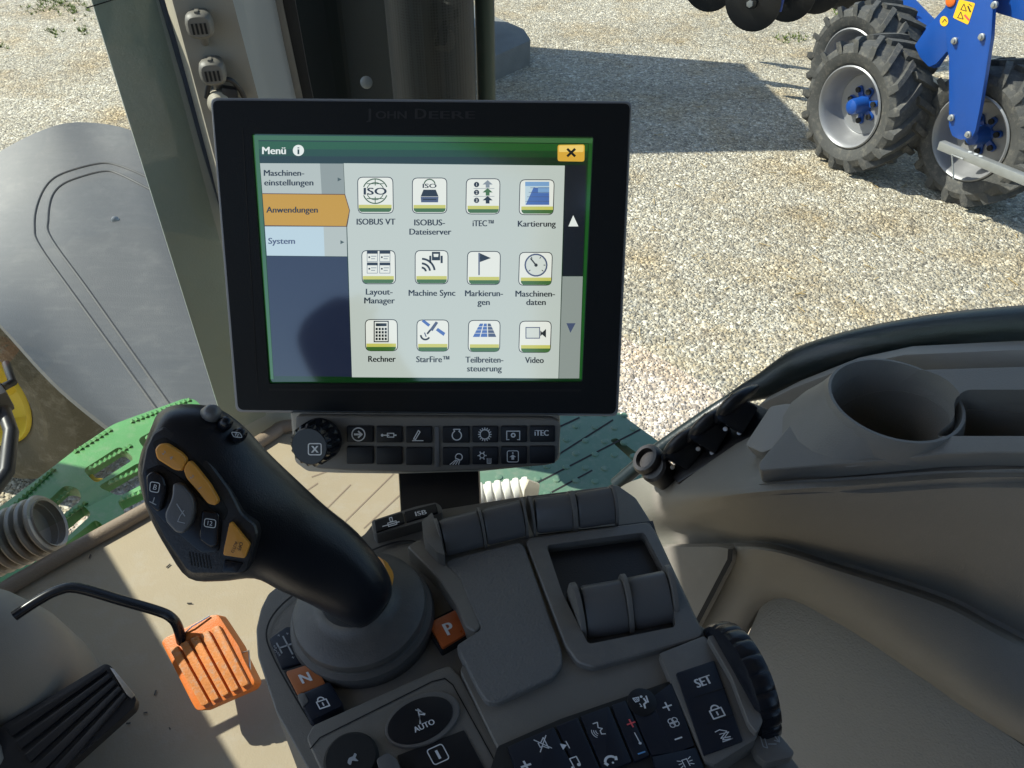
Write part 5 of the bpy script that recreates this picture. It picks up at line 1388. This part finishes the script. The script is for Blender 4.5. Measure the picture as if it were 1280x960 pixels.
for (A, B) in (((553.5, 692), (556, 691.3)), ((605, 678), (608.3, 677.2)), ((657.8, 665), (660.8, 664.4)), ((667, 663), (670, 662.4)), ((717, 657), (723, 656)), ((770, 649), (773.5, 648.4))):
    barrel('cheek', A, B, -.387, CHP, M['console_up'], con, .0005)
slab('paddle_wing', [(527, 652), (540, 640), (548, 660), (556, 694), (546, 690), (530, 672)], HZ(-.378), .02, M['console_up'], con, .002, r=2)
ROCP = [(0, -.010)] + [(p.x, p.y) for p in spline([(0, 0, 0), (.004, .0075, 0), (.0115, .0150, 0), (.0175, .0178, 0), (.0215, .0172, 0), (.0245, .0135, 0), (.0265, .004, 0)], 4)] + [(.027, -.010)]
for (A, B) in (((735, 797), (786, 788)), ((794, 786), (842, 776))):
    barrel('rocker_lever', A, B, -.394, ROCP, M['paddle'], con, .0026)
CH2 = [(-.001, -.010)] + [(p.x, p.y) for p in spline([(-.0008, .001, 0), (.004, .0095, 0), (.0115, .0172, 0), (.0180, .0202, 0), (.0225, .0198, 0), (.0262, .016, 0), (.029, .004, 0)], 4)] + [(.0295, -.010)]
for (A, B) in (((727, 799), (733.5, 797.5)), ((787, 788), (793, 787)), ((843, 776), (849, 775))):
    barrel('cheek', A, B, -.394, CH2, M['console_up'], con, .0008)
# climate and radio keys
ZH = -.3895
hp = slab('climate_panel', [(622, 932), (700, 898), (845, 848), (852, 856), (884, 950), (878, 962), (640, 1060), (600, 1000)], HZ(ZH), .01, M['gap'], con, .001, r=3)
def s_mute(i):
    i.frame(678.5, 930, 9.5, UXY, UYY); i.line([(-.5, .3), (-.1, .3), (.45, .8), (.45, -.8), (-.1, -.3), (-.5, -.3)], .13, W_, closed=True); i.line([(-.8, -.9), (.9, .95)], .13, W_, lev=1); i.line([(-.8, .9), (.8, -.9)], .13, W_, lev=2)
    i.frame(657.5, 957, 6, UXY, UYY); i.line([(-1, 0), (1, 0)], .45, W_); i.line([(0, -1), (0, 1)], .45, W_, lev=1)
def s_play(i):
    i.frame(706, 932, 5.5, UXY, UYY); i.face([(-.8, .8), (.5, 0), (-.8, -.8)], W_); i.line([(.7, .9), (.7, -.9)], .22, W_)
    i.frame(718, 953, 8, UXY, UYY); i.line([(-.4, -.7), (-.4, .8), (.7, .8), (.7, -.5)], .18, W_); i.disc(-.62, -.75, .28, W_); i.disc(.48, -.55, .28, W_)
def s_talk(i):
    i.frame(746, 912, 9, UXY, UYY); i.line([(-.1, .95), (.55, .95), (.3, .2), (.75, -.1), (.35, -.3), (.3, -.8), (.8, -.95)], .14, W_)
    for k in range(3): i.circ(.2, -.3, .45 + k * .28, .1, W_, a0=150, a1=230)
    i.frame(763, 950, 8.5, UXY, UYY); i.circ(0, -.3, .85, .36, W_, a0=35, a1=165); i.line([(-.9, -.2), (-.7, -.55)], .42, W_); i.line([(.9, .2), (.8, -.2)], .42, W_); i.disc(.15, -.5, .16, W_)
def s_temp(i):
    i.frame(789, 904, 5.2, UXY, UYY); i.line([(-1, 0), (1, 0)], .36, M['red_ink']); i.line([(0, -1), (0, 1)], .36, M['red_ink'], lev=1)
    i.frame(797, 923, 9, UXY, UYY); i.line([(0, .9), (0, -.6)], .13, W_); i.disc(0, -.75, .2, W_)
    i.frame(802, 941, 5, UXY, UYY); i.line([(-.9, 0), (.9, 0)], .36, M['blue_ink'])
def s_flow(i):
    i.frame(802.5, 877.5, 9, UXY, UYY); i.line([(-.9, .9), (-.1, .8), (-.3, .3), (-.8, .3)], .14, W_, closed=True); i.line([(-.7, .75), (-.55, .45)], .12, W_); i.line([(-.4, .75), (-.4, .45)], .12, W_)
    i.disc(.25, .75, .18, W_); i.line([(.45, .4), (.55, -.2), (.1, -.4), (.0, -.95)], .24, W_); i.line([(.9, .6), (.75, -.3)], .2, W_); i.line([(-.4, -.1), (-.3, -.6), (-.5, -.5)], .12, W_)
def s_fan(i):
    i.frame(834, 883, 5.5, UXY, UYY); i.line([(-1, 0), (1, 0)], .36, W_); i.line([(0, -1), (0, 1)], .36, W_, lev=1)
    i.frame(842, 903, 8.5, UXY, UYY)
    for k in range(4): i.circ(.42 * math.cos(.8 + k * 1.571), .42 * math.sin(.8 + k * 1.571), .38, .13, W_)
    i.frame(848, 923, 5, UXY, UYY); i.line([(-.9, 0), (.9, 0)], .36, W_)
def s_beacon(i):
    i.frame(857, 953, 8, UXY, UYY); i.line([(-.4, -.7), (-.4, .5), (.4, .5), (.4, -.7)], .14, W_)
    for sx in (-1, 1):
        for a in (-.4, 0, .4): i.line([(sx * .6, a), (sx * 1.1, a * 1.6)], .12, W_)
for nm, poly, dr in (('radio_key', [(634, 933), (692, 908), (724, 975), (660, 1005)], s_mute), ('radio_key', [(695, 907), (722, 896), (752, 965), (727, 975)], s_play), ('phone_key', [(725, 895), (761, 882), (790, 952), (755, 965)], s_talk),
                     ('temperature_key', [(764, 881), (782, 875), (812, 944), (793, 952)], s_temp), ('fan_key', [(814, 872), (841, 852), (868, 932), (841, 942)], s_fan), ('beacon_key', [(815, 946), (870, 934), (886, 975), (830, 1000)], s_beacon)):
    key(nm, poly, ZH + .0018, M['navy_key'], dr, .004, .0008, 2.5)
key('temperature_key', [(784, 874), (812, 864), (842, 941), (814, 944)], ZH + .0016, M['navy_key'], None, .004, .0008, 2.5)
i = Ink(HZ(ZH + .0022), .0002); s_flow(i); i.build('symbol', hp)
lathe('vent_dial', HZ(ZH + .0018).hit(802.5, 877.5), UP, [(.0075, -.001), (.0075, .0001), (.007, .0003), (0, .0003)], M['key'], con, 28)
# memory panel, thumb wheel
slab('set_housing', [(824, 816), (880, 794), (894, 806), (948, 915), (945, 924), (894, 956), (882, 952)], HZ(-.3865), .015, M['console_up'], con, .002, r=3)
sp2 = slab('set_panel', [(845, 841), (893, 825), (929, 926), (880, 944)], HZ(-.3855), .003, M['navy_key'], con, .0006, r=2)
i = Ink(HZ(-.3855), .0003); i.text('SET', 879, 851.5, 11.5, W_, ux=UXY, uy=UYY, bold=.05, maxw=20)
lockdraw(894.5, 887.5, 10)(i)
i.frame(904.5, 918, 9, UXY, UYY); i.line([(-.9, .7), (-.2, .8), (.6, .3), (-.6, -.4), (.7, -.6)], .13, W_); i.line([(-.5, .2), (.8, .1), (-.5, -.7), (.9, -.95)], .11, W_); i.line([(-.6, -.95), (.9, -.95)], .12, W_)
i.fr = None; i.line([(868, 872), (906, 860)], 1.2, M['gap']); i.line([(883, 905), (917, 893)], 1.0, M['gap']); i.build('symbol', sp2)
wx = Vector((.957, .29, 0)).normalized()
tc_ = HZ(-.402).hit(922, 858)
slab('wheel_guard', [(884, 795), (897, 793), (918, 815), (940, 858), (954, 902), (946, 916), (936, 904), (914, 846)], HZ(-.382), .02, M['console_up'], con, .003, r=4, seg=3)
lathe('thumb_wheel', tc_, wx, [(0, -.007), (.0300, -.007), (.0330, -.0055), (.0340, -.003), (.0340, .003), (.0330, .0055), (.0300, .007), (0, .007)], M['gloss_black'], con, 132, mod=lambda k, r, h: .975 if (k % 6 == 0 and r > .031) else 1.0)
es = slab('corner_plate', [(934, 912), (960, 900), (994, 940), (990, 946), (958, 954), (946, 944)], HZ(-.3945), .006, M['console_up'], con, .0015, r=5)
i = Ink(HZ(-.3945), .0003); i.frame(962, 926, 11, UXY, UYY); i.line([(-.7, .9), (-.95, -.4), (-.6, -.7), (-.35, .5)], .12, G_, closed=True); i.line([(-.3, -.3), (.5, -.6)], .12, G_); i.line([(.7, .9), (.9, -.4)], .13, G_); i.line([(.5, -.1), (.95, -.5), (1.15, .1)], .12, G_); i.build('symbol', es)
# steering module at the lower left
SM = -.396
slab('steering_module', [(383, 922), (392, 906), (548, 836), (562, 832), (576, 846), (640, 970), (660, 1040), (460, 1090)], HZ(SM), .012, M['console'], con, .003, r=4, seg=3)
ink = Ink(HZ(SM), .0003); ink.line([(388, 936), (400, 922), (540, 852), (556, 848), (566, 856), (640, 990)], 1.6, M['gap']); ink.build('panel_gap', con)
def oval(cx, cy, a, b, n=36):
    out = []
    for k in range(n):
        t = 2 * math.pi * k / n; x, y = a * math.cos(t), b * math.sin(t)
        out.append((cx + x * .90 - y * .44, cy - x * .436 - y * .9))
    return out
slab('oval_rim', oval(528, 899, 50, 31), HZ(SM + .002), .004, M['console_up'], con, .0012)
ov = slab('auto_key', oval(525, 900, 44, 26), HZ(SM + .0026), .004, M['key'], con, .0008)
i = Ink(HZ(SM + .0026), .0003); i.text('AUTO', 530, 907, 7, W_, ux=(.91, -.41), uy=UYY, bold=.04); i.frame(525, 895, 10, (.91, -.41), (-.3, -.95)); i.line([(0, .95), (.62, -.1), (0, .25), (-.3, -.9)], .14, W_); i.line([(0, .95), (-.2, -.9)], .14, W_); i.line([(-.3, .95), (.7, .0)], .12, W_); i.build('symbol', ov)
def s_one(i):
    i.fr = None; i.text('1', 547.5, 943, 12, W_, ux=(.91, -.41), uy=UYY, bold=.07)
    i.frame(547.5, 943, 11, (.91, -.41), UYY); i.line(rounded([(-.95, .95), (.95, .95), (.95, -.95), (-.95, -.95)], .35), .12, W_, closed=True)
key('number_key', [(496, 944), (580, 912), (610, 968), (520, 1010)], SM + .0008, M['key'], s_one, .004, .001, 2)
kb = lathe('speed_dial', HZ(SM).hit(440, 952), UP, [(.0135, -.001), (.0135, .003), (.012, .005), (0, .0055)], M['gap'], con, 36)
i = Ink(HZ(SM + .0055), .0003); i.frame(440, 949, 9, UXY, UYY); i.face(spline([(-.8, -.3, 0), (-.3, .3, 0), (.3, .35, 0), (.7, .7, 0), (.9, .4, 0), (.5, .0, 0), (.7, -.5, 0), (.3, -.4, 0), (-.1, -.2, 0), (-.5, -.7, 0)], 2, True) and [(p.x, p.y) for p in spline([(-.8, -.3, 0), (-.3, .3, 0), (.3, .35, 0), (.7, .7, 0), (.9, .4, 0), (.5, .0, 0), (.7, -.5, 0), (.3, -.4, 0), (-.1, -.2, 0), (-.5, -.7, 0)], 2, True)], G_); i.build('symbol', kb)
slab('dial_pointer', [(470, 948), (484, 940), (496, 948), (506, 972), (480, 985)], HZ(SM + .007), .007, M['paddle'], con, .002, r=4)
# small key pair at the head of the console
HD = HZ(-.396)
hk = slab('head_key_frame', [(464, 650), (520, 632), (545, 627), (552, 632), (553, 640), (527, 652), (470, 668), (466, 664)], HD, .012, M['console_up'], con, .002, r=3)
k1_ = slab('head_key', [(468, 651), (503, 640), (506, 653), (470, 665)], HZ(-.3948), .004, M['key'], con, .0008, r=2)
k2_ = slab('head_key', [(505, 639.5), (545, 629), (548, 640), (508, 652.5)], HZ(-.3948), .004, M['key'], con, .0008, r=2)
i = Ink(HZ(-.3948), .0003); i.text('ISB', 526, 641, 5.6, W_, ux=(.965, -.2), uy=(-.25, -.95), bold=.05, wide=1.5); i.build('symbol', k2_)
i = Ink(HZ(-.3948), .0003); i.frame(488, 652.5, 9, (.96, -.27), (-.25, -.95)); i.line([(-1.2, -.3), (1.2, -.3)], .14, W_); i.line(rounded([(-.4, -.05), (.8, -.05), (.8, -.55), (-.4, -.55)], .1), .12, W_, closed=True); i.line(rounded([(0, .05), (.35, .05), (.35, .6), (0, .6)], .15), .12, W_, closed=True); i.build('symbol', k1_)
